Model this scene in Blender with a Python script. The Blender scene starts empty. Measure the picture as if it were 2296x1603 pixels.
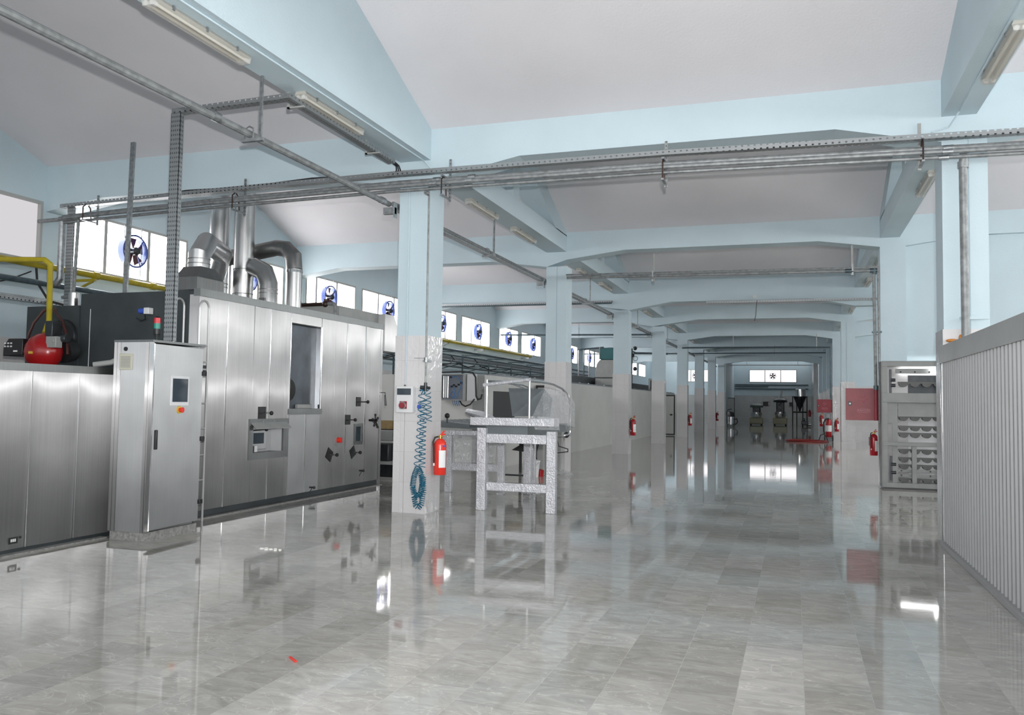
import bpy, math, random
from mathutils import Vector, Matrix
random.seed(7)
PI = math.pi
scn = bpy.context.scene
COL = scn.collection

# ------------------------------------------------------------------ camera
FPX, YAW, PITCH, ROLL = 1880.19, 0.325653, 0.0522588, 0.0150582
cam_data = bpy.data.cameras.new('camera')
cam = bpy.data.objects.new('camera', cam_data)
COL.objects.link(cam)
cam_data.sensor_fit = 'HORIZONTAL'
cam_data.sensor_width = 36.0
cam_data.lens = 36.0 * FPX / 2296.0
cam_data.clip_end = 300
cam.matrix_world = (Matrix.Translation((0, 0, 1.5)) @ Matrix.Rotation(YAW, 4, 'Z')
                    @ Matrix.Rotation(PI / 2 + PITCH, 4, 'X') @ Matrix.Rotation(ROLL, 4, 'Z'))
scn.camera = cam

# ------------------------------------------------------------------ world and lights
world = bpy.data.worlds.new('world')
scn.world = world
world.use_nodes = True
bg = world.node_tree.nodes['Background']
bg.inputs[0].default_value = (0.94, 0.97, 1.0, 1)
bg.inputs[1].default_value = 1.3

def light(name, kind, loc, rot, energy, color=(1, 1, 1), **kw):
    d = bpy.data.lights.new(name, kind)
    d.energy = energy
    d.color = color
    for k, v in kw.items():
        setattr(d, k, v)
    o = bpy.data.objects.new(name, d)
    o.location = loc
    o.rotation_euler = rot
    COL.objects.link(o)
    return o

# the flash on the camera, a little above the lens, tipped up
light('camera_flash', 'SPOT', (0.06, -0.02, 1.72), (PI / 2 + 0.24, 0, YAW), 2350, (1.0, 0.985, 0.975),
      spot_size=math.radians(104), spot_blend=1.0, shadow_soft_size=0.03)
# added area lamp behind the camera, ambient fill for the hall (the windows light themselves)
light('rear_fill_light', 'AREA', (-1.5, -4.2, 3.0), (PI / 2, 0, 0), 230, (0.98, 0.99, 1.0),
      shape='RECTANGLE', size=18, size_y=4.0)

scn.view_settings.view_transform = 'Standard'
scn.view_settings.look = 'None'
scn.view_settings.exposure = 0.13
scn.view_settings.gamma = 1.0
scn.view_settings.use_curve_mapping = False
scn.cycles.max_bounces = 10
scn.cycles.diffuse_bounces = 5
scn.cycles.glossy_bounces = 4
scn.cycles.transparent_max_bounces = 12
scn.cycles.sample_clamp_indirect = 6
scn.cycles.use_denoising = True

# ------------------------------------------------------------------ materials
def new_mat(name):
    m = bpy.data.materials.new(name)
    m.use_nodes = True
    nt = m.node_tree
    return m, nt, nt.nodes['Principled BSDF']

def rgba(c):
    return (c[0], c[1], c[2], 1)

def simple(name, col, rough=0.5, metal=0.0, noise=0.0, nscale=6.0, bump=0.0, bscale=60.0, coat=0.0, spec=0.5):
    m, nt, b = new_mat(name)
    b.inputs['Base Color'].default_value = rgba(col)
    b.inputs['Roughness'].default_value = rough
    b.inputs['Metallic'].default_value = metal
    b.inputs['Coat Weight'].default_value = coat
    b.inputs['Specular IOR Level'].default_value = spec
    geo = None
    if noise or bump:
        geo = nt.nodes.new('ShaderNodeNewGeometry')
    if noise:
        n = nt.nodes.new('ShaderNodeTexNoise')
        n.inputs['Scale'].default_value = nscale
        n.inputs['Detail'].default_value = 5
        nt.links.new(geo.outputs['Position'], n.inputs['Vector'])
        r = nt.nodes.new('ShaderNodeMapRange')
        r.inputs[1].default_value = 0.3
        r.inputs[2].default_value = 0.7
        r.inputs[3].default_value = 1 - noise
        r.inputs[4].default_value = 1 + noise * 0.4
        nt.links.new(n.outputs['Fac'], r.inputs[0])
        mx = nt.nodes.new('ShaderNodeVectorMath')
        mx.operation = 'SCALE'
        mx.inputs[0].default_value = col[:3]
        nt.links.new(r.outputs[0], mx.inputs['Scale'])
        nt.links.new(mx.outputs[0], b.inputs['Base Color'])
    if bump:
        n2 = nt.nodes.new('ShaderNodeTexNoise')
        n2.inputs['Scale'].default_value = bscale
        n2.inputs['Detail'].default_value = 3
        nt.links.new(geo.outputs['Position'], n2.inputs['Vector'])
        bp = nt.nodes.new('ShaderNodeBump')
        bp.inputs['Strength'].default_value = bump
        bp.inputs['Distance'].default_value = 0.01
        nt.links.new(n2.outputs['Fac'], bp.inputs['Height'])
        nt.links.new(bp.outputs[0], b.inputs['Normal'])
    return m

BLUE = simple('pale_blue_paint', (0.52, 0.632, 0.682), 0.6, noise=0.05, nscale=1.2, bump=0.25, bscale=45)
CEIL = simple('ceiling_paint', (0.71, 0.70, 0.725), 0.8, noise=0.05, nscale=0.8, bump=0.25, bscale=35)
GALV = simple('galvanised_steel', (0.40, 0.42, 0.43), 0.38, 0.85, noise=0.35, nscale=22, bump=0.1)
PIPE = simple('dull_steel_pipe', (0.27, 0.285, 0.29), 0.55, 0.45, noise=0.35, nscale=14)
DARKPIPE = simple('dark_steel_pipe', (0.10, 0.14, 0.16), 0.4, 0.5, noise=0.3, nscale=14)
YELLOW = simple('yellow_gas_paint', (0.40, 0.32, 0.015), 0.35, noise=0.2, nscale=8)
RED = simple('red_enamel', (0.34, 0.01, 0.012), 0.25, noise=0.1)
EXTRED = simple('extinguisher_red', (0.72, 0.035, 0.02), 0.25)
CABRED = simple('hydrant_cabinet_red', (0.27, 0.02, 0.035), 0.4, noise=0.25, nscale=4)
BLACK = simple('black_plastic', (0.012, 0.012, 0.014), 0.4)
RUBBER = simple('black_rubber', (0.02, 0.02, 0.02), 0.6)
DARKBOX = simple('dark_grey_sheet', (0.045, 0.055, 0.06), 0.5, 0.2, noise=0.25, nscale=3)
WHITEPL = simple('white_plastic', (0.66, 0.67, 0.68), 0.4)
CREAM = simple('cream_enamel', (0.42, 0.40, 0.26), 0.4)
LABEL = simple('label_paper', (0.8, 0.8, 0.8), 0.5)
LABELY = simple('label_yellow', (0.6, 0.42, 0.05), 0.5)
LABELB = simple('label_blue', (0.04, 0.09, 0.45), 0.5)
HOSEBLUE = simple('blue_air_hose', (0.01, 0.12, 0.20), 0.35)
HOSERED = simple('red_hose_fabric', (0.22, 0.012, 0.01), 0.6, noise=0.3, nscale=20)
BRASS = simple('brass', (0.6, 0.4, 0.1), 0.3, 1.0)
WOOD = simple('pale_wood', (0.35, 0.25, 0.12), 0.6, noise=0.3, nscale=10)
WHITESHEET = simple('white_panel_sheet', (0.56, 0.565, 0.545), 0.45, noise=0.06, nscale=1.5)
FRAMEGREY = simple('grey_painted_steel', (0.33, 0.34, 0.33), 0.4, 0.1, noise=0.1)
WRAP = simple('film_wrapped_steel', (0.56, 0.57, 0.60), 0.14, 0.35, noise=0.15, nscale=9, bump=1.4, bscale=45, coat=0.9)
TEAL = simple('teal_enamel', (0.02, 0.13, 0.14), 0.4)
DARKHOOD = simple('grey_cover_sheet', (0.13, 0.15, 0.16), 0.35, 0.3, noise=0.2, nscale=4)
CHROME = simple('polished_steel', (0.75, 0.75, 0.75), 0.12, 1.0)
DARKMETAL = simple('dark_machine_metal', (0.05, 0.055, 0.06), 0.35, 0.6, noise=0.3)
DIRT = simple('white_dust', (0.75, 0.74, 0.70), 0.9)
BROWNPIPE = simple('rust_brown_pipe', (0.05, 0.03, 0.025), 0.45, 0.5, noise=0.3)
LAMPHOUSE = simple('lamp_housing_beige', (0.40, 0.39, 0.35), 0.5, noise=0.1)
TUBEOFF = simple('unlit_fluorescent_tube', (0.72, 0.68, 0.58), 0.3)
FANBLUE = simple('fan_ring_blue', (0.02, 0.05, 0.22), 0.4)
FANBLADE = simple('fan_blade_dark_red', (0.06, 0.008, 0.012), 0.4)
TERMINAL = simple('terminal_block_grey', (0.25, 0.27, 0.3), 0.5, noise=0.5, nscale=40)
ORANGEWIRE = simple('orange_cable', (0.5, 0.12, 0.03), 0.5)
FOAM = simple('orange_foam', (0.55, 0.22, 0.05), 0.8)
CONCRETE = simple('plinth_cement', (0.28, 0.28, 0.27), 0.8, noise=0.4, nscale=30, bump=0.6, bscale=40)

# brushed stainless sheet: vertical grain spreads the flash sideways
def steel(name, col, rough=0.46, aniso=1.0, wave=0.22, streak=0.12, glint=0.0):
    m, nt, b = new_mat(name)
    L = nt.links
    b.inputs['Metallic'].default_value = 1.0
    b.inputs['Anisotropic'].default_value = aniso
    geo = nt.nodes.new('ShaderNodeNewGeometry')
    mp = nt.nodes.new('ShaderNodeMapping')
    mp.inputs['Scale'].default_value = (60, 60, 1.2)
    L.new(geo.outputs['Position'], mp.inputs['Vector'])
    n = nt.nodes.new('ShaderNodeTexNoise')
    n.inputs['Scale'].default_value = 1.0
    n.inputs['Detail'].default_value = 4
    L.new(mp.outputs[0], n.inputs['Vector'])
    n2 = nt.nodes.new('ShaderNodeTexNoise')
    n2.inputs['Scale'].default_value = 1.6
    n2.inputs['Detail'].default_value = 4
    L.new(geo.outputs['Position'], n2.inputs['Vector'])
    r = nt.nodes.new('ShaderNodeMapRange')
    r.inputs[3].default_value = 1 - streak
    r.inputs[4].default_value = 1 + streak
    L.new(n.outputs['Fac'], r.inputs[0])
    r2 = nt.nodes.new('ShaderNodeMapRange')
    r2.inputs[1].default_value = 0.3
    r2.inputs[2].default_value = 0.7
    r2.inputs[3].default_value = 0.86
    r2.inputs[4].default_value = 1.06
    L.new(n2.outputs['Fac'], r2.inputs[0])
    mu = nt.nodes.new('ShaderNodeMath')
    mu.operation = 'MULTIPLY'
    L.new(r.outputs[0], mu.inputs[0])
    L.new(r2.outputs[0], mu.inputs[1])
    sc = nt.nodes.new('ShaderNodeVectorMath')
    sc.operation = 'SCALE'
    sc.inputs[0].default_value = col
    L.new(mu.outputs[0], sc.inputs['Scale'])
    L.new(sc.outputs[0], b.inputs['Base Color'])
    r3 = nt.nodes.new('ShaderNodeMapRange')
    r3.inputs[3].default_value = rough - 0.06
    r3.inputs[4].default_value = rough + 0.10
    L.new(n2.outputs['Fac'], r3.inputs[0])
    L.new(r3.outputs[0], b.inputs['Roughness'])
    tg = nt.nodes.new('ShaderNodeTangent')
    tg.direction_type = 'UV_MAP'
    tg.uv_map = 'UVMap'
    L.new(tg.outputs[0], b.inputs['Tangent'])
    b.inputs['Anisotropic Rotation'].default_value = 0.0
    # slow oil-canning of the sheet
    n3 = nt.nodes.new('ShaderNodeTexNoise')
    n3.inputs['Scale'].default_value = 0.9
    n3.inputs['Detail'].default_value = 1
    L.new(geo.outputs['Position'], n3.inputs['Vector'])
    bp = nt.nodes.new('ShaderNodeBump')
    bp.inputs['Strength'].default_value = wave
    bp.inputs['Distance'].default_value = 0.06
    L.new(n3.outputs['Fac'], bp.inputs['Height'])
    L.new(bp.outputs[0], b.inputs['Normal'])
    if glint:
        # the fine vertical grain: a lobe very wide across it and very narrow along it
        gl = nt.nodes.new('ShaderNodeBsdfAnisotropic')
        L.new(sc.outputs[0], gl.inputs['Color'])
        gl.inputs['Roughness'].default_value = 0.22
        gl.inputs['Anisotropy'].default_value = -0.88
        L.new(bp.outputs[0], gl.inputs['Normal'])
        L.new(tg.outputs[0], gl.inputs['Tangent'])
        ms = nt.nodes.new('ShaderNodeMixShader')
        ms.inputs[0].default_value = glint
        L.new(b.outputs[0], ms.inputs[1])
        L.new(gl.outputs[0], ms.inputs[2])
        L.new(ms.outputs[0], nt.nodes['Material Output'].inputs[0])
    return m

STEEL = steel('brushed_stainless', (0.32, 0.32, 0.322), glint=0.26)
STEEL2 = steel('brushed_stainless_matt', (0.34, 0.35, 0.355), 0.52, 0.9, 0.15, 0.05)
DUCT = steel('spiral_duct_sheet', (0.56, 0.56, 0.56), 0.28, 0.0, 0.1, 0.02)
DUCTDARK = steel('sooty_duct_sheet', (0.26, 0.26, 0.26), 0.4, 0.0, 0.3, 0.2)
TRIM = steel('steel_trim', (0.30, 0.31, 0.31), 0.35, 0.3, 0.1, 0.15)

# glass / film
def glassy(name, col, rough, mixfac, bump=0.0):
    m, nt, b = new_mat(name)
    L = nt.links
    b.inputs['Base Color'].default_value = rgba(col)
    b.inputs['Roughness'].default_value = rough
    tr = nt.nodes.new('ShaderNodeBsdfTransparent')
    mx = nt.nodes.new('ShaderNodeMixShader')
    mx.inputs[0].default_value = mixfac
    L.new(tr.outputs[0], mx.inputs[1])
    L.new(b.outputs[0], mx.inputs[2])
    L.new(mx.outputs[0], nt.nodes['Material Output'].inputs[0])
    geo = nt.nodes.new('ShaderNodeNewGeometry')
    if bump:
        n = nt.nodes.new('ShaderNodeTexNoise')
        n.inputs['Scale'].default_value = 16
        n.inputs['Detail'].default_value = 4
        n.inputs['Distortion'].default_value = 1.5
        L.new(geo.outputs['Position'], n.inputs['Vector'])
        bp = nt.nodes.new('ShaderNodeBump')
        bp.inputs['Strength'].default_value = bump
        bp.inputs['Distance'].default_value = 0.03
        L.new(n.outputs['Fac'], bp.inputs['Height'])
        L.new(bp.outputs[0], b.inputs['Normal'])
        r = nt.nodes.new('ShaderNodeMapRange')
        r.inputs[1].default_value = 0.55
        r.inputs[2].default_value = 0.72
        r.inputs[3].default_value = mixfac * 0.6
        r.inputs[4].default_value = min(1, mixfac * 2.2)
        L.new(n.outputs['Fac'], r.inputs[0])
        L.new(r.outputs[0], mx.inputs[0])
    return m
FILM = glassy('stretch_film', (0.75, 0.77, 0.8), 0.12, 0.28, 1.0)
CLEAR = glassy('clear_lamp_cover', (0.62, 0.61, 0.56), 0.2, 0.45)
GLASSDARK = simple('dark_screen_glass', (0.03, 0.045, 0.06), 0.08)

def emit(name, col, s):
    m = bpy.data.materials.new(name)
    m.use_nodes = True
    nt = m.node_tree
    nt.nodes.remove(nt.nodes['Principled BSDF'])
    e = nt.nodes.new('ShaderNodeEmission')
    e.inputs[0].default_value = rgba(col)
    e.inputs[1].default_value = s
    nt.links.new(e.outputs[0], nt.nodes['Material Output'].inputs[0])
    return m
PANE = emit('frosted_pane_daylit', (1.0, 0.975, 0.98), 11.0)
PANERIGHT = emit('frosted_pane_right', (1.0, 0.99, 0.97), 17.0)
PANEFAR = emit('frosted_pane_far', (1.0, 0.97, 0.99), 1.5)
PANEDIM = emit('frosted_pane_dim', (1.0, 0.97, 1.0), 0.62)
LED = emit('lit_led_strip', (1, 1, 1), 14)

def floor_mat():
    m, nt, b = new_mat('polished_marble_tiles')
    L = nt.links
    geo = nt.nodes.new('ShaderNodeNewGeometry')
    sep = nt.nodes.new('ShaderNodeSeparateXYZ')
    L.new(geo.outputs['Position'], sep.inputs[0])
    com = nt.nodes.new('ShaderNodeCombineXYZ')
    L.new(sep.outputs['Y'], com.inputs[0])
    L.new(sep.outputs['X'], com.inputs[1])
    off = nt.nodes.new('ShaderNodeVectorMath')
    off.operation = 'ADD'
    off.inputs[1].default_value = (40.3, 20.27, 0)
    L.new(com.outputs[0], off.inputs[0])
    br = nt.nodes.new('ShaderNodeTexBrick')
    br.offset = 0.41
    br.squash = 0.72
    br.squash_frequency = 3
    br.inputs['Color1'].default_value = (0, 0, 0, 1)
    br.inputs['Color2'].default_value = (1, 1, 1, 1)
    br.inputs['Mortar'].default_value = (0.9, 0.9, 0.9, 1)
    br.inputs['Scale'].default_value = 1.0
    br.inputs['Mortar Size'].default_value = 0.0022
    br.inputs['Mortar Smooth'].default_value = 0.3
    br.inputs['Brick Width'].default_value = 0.78
    br.inputs['Row Height'].default_value = 0.333
    L.new(off.outputs[0], br.inputs['Vector'])
    cr = nt.nodes.new('ShaderNodeValToRGB')
    e = cr.color_ramp.elements
    e[0].position = 0.0
    e[0].color = (0.36, 0.36, 0.345, 1)
    e[1].position = 1.0
    e[1].color = (0.52, 0.52, 0.505, 1)
    for p, c in ((0.25, (0.395, 0.398, 0.382, 1)), (0.5, (0.42, 0.42, 0.403, 1)), (0.85, (0.445, 0.448, 0.435, 1))):
        x = cr.color_ramp.elements.new(p)
        x.color = c
    L.new(br.outputs['Color'], cr.inputs[0])
    # veins, offset per tile so they do not run across joints
    sh = nt.nodes.new('ShaderNodeVectorMath')
    sh.operation = 'MULTIPLY'
    sh.inputs[1].default_value = (37, 37, 37)
    L.new(br.outputs['Color'], sh.inputs[0])
    ad = nt.nodes.new('ShaderNodeVectorMath')
    ad.operation = 'ADD'
    L.new(geo.outputs['Position'], ad.inputs[0])
    L.new(sh.outputs[0], ad.inputs[1])
    mp = nt.nodes.new('ShaderNodeMapping')
    mp.inputs['Scale'].default_value = (1.4, 3.2, 1)
    mp.inputs['Rotation'].default_value = (0, 0, 0.35)
    L.new(ad.outputs[0], mp.inputs['Vector'])
    n = nt.nodes.new('ShaderNodeTexNoise')
    n.inputs['Scale'].default_value = 2.3
    n.inputs['Detail'].default_value = 9
    n.inputs['Roughness'].default_value = 0.66
    n.inputs['Distortion'].default_value = 1.3
    L.new(mp.outputs[0], n.inputs['Vector'])
    r = nt.nodes.new('ShaderNodeMapRange')
    r.inputs[1].default_value = 0.3
    r.inputs[2].default_value = 0.7
    r.inputs[3].default_value = 0.78
    r.inputs[4].default_value = 1.2
    L.new(n.outputs['Fac'], r.inputs[0])
    v = nt.nodes.new('ShaderNodeTexNoise')
    v.inputs['Scale'].default_value = 1.1
    v.inputs['Detail'].default_value = 6
    v.inputs['Distortion'].default_value = 2.5
    L.new(mp.outputs[0], v.inputs['Vector'])
    ab = nt.nodes.new('ShaderNodeMath')
    ab.operation = 'SUBTRACT'
    ab.inputs[1].default_value = 0.5
    L.new(v.outputs['Fac'], ab.inputs[0])
    ab2 = nt.nodes.new('ShaderNodeMath')
    ab2.operation = 'ABSOLUTE'
    L.new(ab.outputs[0], ab2.inputs[0])
    vr = nt.nodes.new('ShaderNodeMapRange')
    vr.inputs[1].default_value = 0.0
    vr.inputs[2].default_value = 0.012
    vr.inputs[3].default_value = 0.3
    vr.inputs[4].default_value = 0.0
    L.new(ab2.outputs[0], vr.inputs[0])
    sm = nt.nodes.new('ShaderNodeMath')
    sm.operation = 'ADD'
    L.new(r.outputs[0], sm.inputs[0])
    L.new(vr.outputs[0], sm.inputs[1])
    tn = nt.nodes.new('ShaderNodeVectorMath')
    tn.operation = 'MULTIPLY'
    tn.inputs[1].default_value = (1.03, 1.0, 0.965)
    L.new(cr.outputs[0], tn.inputs[0])
    sc = nt.nodes.new('ShaderNodeVectorMath')
    sc.operation = 'SCALE'
    L.new(tn.outputs[0], sc.inputs[0])
    L.new(sm.outputs[0], sc.inputs['Scale'])
    # warm tint patches
    n4 = nt.nodes.new('ShaderNodeTexNoise')
    n4.inputs['Scale'].default_value = 0.8
    L.new(ad.outputs[0], n4.inputs['Vector'])
    mxr = nt.nodes.new('ShaderNodeMapRange')
    mxr.inputs[1].default_value = 0.5
    mxr.inputs[2].default_value = 0.75
    mxr.inputs[4].default_value = 0.35
    L.new(n4.outputs['Fac'], mxr.inputs[0])
    mx = nt.nodes.new('ShaderNodeMix')
    mx.data_type = 'RGBA'
    mx.blend_type = 'MULTIPLY'
    mx.inputs[7].default_value = (1.0, 0.93, 0.82, 1)
    L.new(mxr.outputs[0], mx.inputs[0])
    L.new(sc.outputs[0], mx.inputs[6])
    L.new(mx.outputs[2], b.inputs['Base Color'])
    rr = nt.nodes.new('ShaderNodeMapRange')
    rr.inputs[3].default_value = 0.02
    rr.inputs[4].default_value = 0.07
    L.new(n.outputs['Fac'], rr.inputs[0])
    L.new(rr.outputs[0], b.inputs['Roughness'])
    b.inputs['Specular IOR Level'].default_value = 0.55
    n5 = nt.nodes.new('ShaderNodeTexNoise')
    n5.inputs['Scale'].default_value = 3.5
    n5.inputs['Detail'].default_value = 1
    L.new(geo.outputs['Position'], n5.inputs['Vector'])
    bp = nt.nodes.new('ShaderNodeBump')
    bp.inputs['Strength'].default_value = 0.02
    bp.inputs['Distance'].default_value = 0.01
    L.new(n5.outputs['Fac'], bp.inputs['Height'])
    L.new(bp.outputs[0], b.inputs['Normal'])
    return m
FLOOR = floor_mat()

def tile_mat(name, col, mortar, bw, rh, bump, rough=0.12, offset=0.0):
    m, nt, b = new_mat(name)
    L = nt.links
    uv = nt.nodes.new('ShaderNodeUVMap')
    br = nt.nodes.new('ShaderNodeTexBrick')
    br.offset = offset
    br.inputs['Color1'].default_value = rgba(col)
    br.inputs['Color2'].default_value = rgba([c * 0.94 for c in col])
    br.inputs['Mortar'].default_value = rgba(mortar)
    br.inputs['Scale'].default_value = 1.0
    br.inputs['Mortar Size'].default_value = 0.0025
    br.inputs['Brick Width'].default_value = bw
    br.inputs['Row Height'].default_value = rh
    L.new(uv.outputs[0], br.inputs['Vector'])
    L.new(br.outputs['Color'], b.inputs['Base Color'])
    b.inputs['Roughness'].default_value = rough
    geo = nt.nodes.new('ShaderNodeNewGeometry')
    n = nt.nodes.new('ShaderNodeTexNoise')
    n.inputs['Scale'].default_value = 9
    n.inputs['Detail'].default_value = 2
    n.inputs['Distortion'].default_value = 1
    L.new(geo.outputs['Position'], n.inputs['Vector'])
    bp = nt.nodes.new('ShaderNodeBump')
    bp.inputs['Strength'].default_value = bump
    bp.inputs['Distance'].default_value = 0.02
    L.new(n.outputs['Fac'], bp.inputs['Height'])
    L.new(bp.outputs[0], b.inputs['Normal'])
    return m
TILE = tile_mat('white_wall_tile', (0.62, 0.61, 0.615), (0.5, 0.49, 0.48), 0.25, 0.405, 0.22)
TILEFAR = tile_mat('small_glazed_wall_tile', (0.42, 0.43, 0.43), (0.33, 0.33, 0.33), 0.2, 0.2, 0.9, 0.08)

# perforated channel: dark slots repeated along the two long axes
def perforated(name, base):
    m, nt, b = new_mat(name)
    L = nt.links
    b.inputs['Metallic'].default_value = 0.8
    b.inputs['Roughness'].default_value = 0.4
    uv = nt.nodes.new('ShaderNodeUVMap')
    sp = nt.nodes.new('ShaderNodeSeparateXYZ')
    L.new(uv.outputs[0], sp.inputs[0])
    def frac(sock, scale, lo):
        a = nt.nodes.new('ShaderNodeMath')
        a.operation = 'MULTIPLY'
        a.inputs[1].default_value = scale
        L.new(sock, a.inputs[0])
        f = nt.nodes.new('ShaderNodeMath')
        f.operation = 'FRACT'
        L.new(a.outputs[0], f.inputs[0])
        g = nt.nodes.new('ShaderNodeMath')
        g.operation = 'GREATER_THAN'
        g.inputs[1].default_value = lo
        L.new(f.outputs[0], g.inputs[0])
        return g.outputs[0]
    u = frac(sp.outputs['X'], 1 / 0.025, 0.68)
    v = frac(sp.outputs['Y'], 1 / 0.05, 0.58)
    mu = nt.nodes.new('ShaderNodeMath')
    mu.operation = 'MULTIPLY'
    L.new(u, mu.inputs[0])
    L.new(v, mu.inputs[1])
    n = nt.nodes.new('ShaderNodeTexNoise')
    n.inputs['Scale'].default_value = 30
    mx0 = nt.nodes.new('ShaderNodeMix')
    mx0.data_type = 'RGBA'
    mx0.inputs[6].default_value = rgba([c * 0.7 for c in base])
    mx0.inputs[7].default_value = rgba(base)
    L.new(n.outputs['Fac'], mx0.inputs[0])
    L.new(mx0.outputs[2], b.inputs['Base Color'])
    tr = nt.nodes.new('ShaderNodeBsdfTransparent')
    ms = nt.nodes.new('ShaderNodeMixShader')
    L.new(mu.outputs[0], ms.inputs[0])
    L.new(b.outputs[0], ms.inputs[1])
    L.new(tr.outputs[0], ms.inputs[2])
    L.new(ms.outputs[0], nt.nodes['Material Output'].inputs[0])
    return m
PERF = perforated('perforated_channel_vertical', (0.42, 0.44, 0.45))
PERFH = perforated('perforated_channel_long', (0.42, 0.44, 0.45))
for nd in list(PERF.node_tree.nodes):   # the upright channels are backed by their own web: dark slots
    if nd.type == 'BSDF_TRANSPARENT':
        dk = PERF.node_tree.nodes.new('ShaderNodeBsdfDiffuse')
        dk.inputs[0].default_value = (0.03, 0.035, 0.04, 1)
        PERF.node_tree.links.new(dk.outputs[0], nd.outputs[0].links[0].to_socket)
for nd in PERFH.node_tree.nodes:   # long slots along the run
    if nd.type == 'MATH' and nd.operation == 'MULTIPLY' and not nd.inputs[1].is_linked:
        nd.inputs[1].default_value = 1 / 0.07 if nd.inputs[1].default_value > 30 else 1 / 0.045

# corrugated cladding finish
CLAD = simple('corrugated_sheet_paint', (0.36, 0.365, 0.37), 0.4, 0.1, noise=0.04, nscale=3)
FLASHING = simple('flashing_sheet', (0.36, 0.36, 0.35), 0.35, 0.5, noise=0.12, nscale=3)

# ------------------------------------------------------------------ mesh builder
class MB:
    def __init__(self):
        self.v = []
        self.f = []
    def add(self, vs, fs):
        o = len(self.v)
        self.v += [tuple(p) for p in vs]
        self.f += [tuple(i + o for i in f) for f in fs]
        return self
    def box(self, x0, x1, y0, y1, z0, z1):
        vs = [(x0, y0, z0), (x1, y0, z0), (x1, y1, z0), (x0, y1, z0), (x0, y0, z1), (x1, y0, z1), (x1, y1, z1), (x0, y1, z1)]
        return self.add(vs, [(0, 3, 2, 1), (4, 5, 6, 7), (0, 1, 5, 4), (1, 2, 6, 5), (2, 3, 7, 6), (3, 0, 4, 7)])
    def cbox(self, c, s):
        return self.box(c[0] - s[0] / 2, c[0] + s[0] / 2, c[1] - s[1] / 2, c[1] + s[1] / 2, c[2] - s[2] / 2, c[2] + s[2] / 2)
    def bar(self, p0, p1, w, h, up=(0, 0, 1)):
        p0, p1 = Vector(p0), Vector(p1)
        d = (p1 - p0).normalized()
        u = Vector(up)
        if abs(d.dot(u)) > 0.95:
            u = Vector((0, 1, 0))
        s = d.cross(u).normalized()
        t = s.cross(d).normalized()
        vs = []
        for p in (p0, p1):
            for a, b in ((-1, -1), (1, -1), (1, 1), (-1, 1)):
                vs.append(p + s * (a * w / 2) + t * (b * h / 2))
        return self.add(vs, [(0, 1, 2, 3), (7, 6, 5, 4), (0, 4, 5, 1), (1, 5, 6, 2), (2, 6, 7, 3), (3, 7, 4, 0)])
    def prism(self, poly, axis, a0, a1):
        n = len(poly)
        def mk(p, a):
            if axis == 'X':
                return (a, p[0], p[1])
            if axis == 'Y':
                return (p[0], a, p[1])
            return (p[0], p[1], a)
        vs = [mk(p, a0) for p in poly] + [mk(p, a1) for p in poly]
        fs = [tuple(range(n)), tuple(range(2 * n - 1, n - 1, -1))]
        fs += [(i, i + n, (i + 1) % n + n, (i + 1) % n) for i in range(n)]
        return self.add(vs, fs)
    def tube(self, pts, r, seg=10, cap=True, closed=False):
        pts = [Vector(p) for p in pts]
        n = len(pts)
        rs = r if isinstance(r, (list, tuple)) else [r] * n
        vs, fs = [], []
        prev = None
        for i, p in enumerate(pts):
            if closed:
                a, b = pts[i - 1], pts[(i + 1) % n]
            else:
                a, b = pts[max(i - 1, 0)], pts[min(i + 1, n - 1)]
            d1 = (p - a).normalized() if (p - a).length > 1e-9 else (b - p).normalized()
            d2 = (b - p).normalized() if (b - p).length > 1e-9 else d1
            d = (d1 + d2)
            d = d.normalized() if d.length > 1e-6 else d1
            if prev is None:
                u = Vector((0, 0, 1)) if abs(d.z) < 0.9 else Vector((0, 1, 0))
                s = d.cross(u).normalized()
            else:
                s = (prev - d * prev.dot(d)).normalized()
            prev = s
            t = d.cross(s)
            k = 1 / max(0.5, math.sqrt(max(0.0, (1 + d1.dot(d2)) / 2)))
            for j in range(seg):
                an = 2 * PI * j / seg
                off = s * math.cos(an) + t * math.sin(an)
                # widen across the mitre
                bis = (d2 - d1)
                if bis.length > 1e-4 and k > 1.001:
                    bn = bis.normalized()
                    off = off + bn * off.dot(bn) * (k - 1)
                vs.append(p + off * rs[i])
        m = n if closed else n - 1
        for i in range(m):
            i2 = (i + 1) % n
            for j in range(seg):
                j2 = (j + 1) % seg
                fs.append((i * seg + j, i * seg + j2, i2 * seg + j2, i2 * seg + j))
        if cap and not closed:
            fs.append(tuple(range(seg - 1, -1, -1)))
            fs.append(tuple((n - 1) * seg + j for j in range(seg)))
        return self.add(vs, fs)
    def cyl(self, p0, p1, r, r1=None, seg=16):
        return self.tube([p0, p1], [r, r if r1 is None else r1], seg)
    def lathe(self, prof, c, seg=24, axis='Z', cap=True):
        vs, fs = [], []
        if prof[0] == prof[-1]:
            cap = False
        for rr, zz in prof:
            for j in range(seg):
                a = 2 * PI * j / seg
                x, y = rr * math.cos(a), rr * math.sin(a)
                if axis == 'Z':
                    q = (x, y, zz)
                elif axis == 'X':
                    q = (zz, x, y)
                else:
                    q = (x, zz, y)
                vs.append((c[0] + q[0], c[1] + q[1], c[2] + q[2]))
        for i in range(len(prof) - 1):
            for j in range(seg):
                j2 = (j + 1) % seg
                fs.append((i * seg + j, i * seg + j2, (i + 1) * seg + j2, (i + 1) * seg + j))
        if cap and prof[0][0] > 1e-6:
            fs.append(tuple(range(seg - 1, -1, -1)))
        if cap and prof[-1][0] > 1e-6:
            fs.append(tuple((len(prof) - 1) * seg + j for j in range(seg)))
        return self.add(vs, fs)
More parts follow.
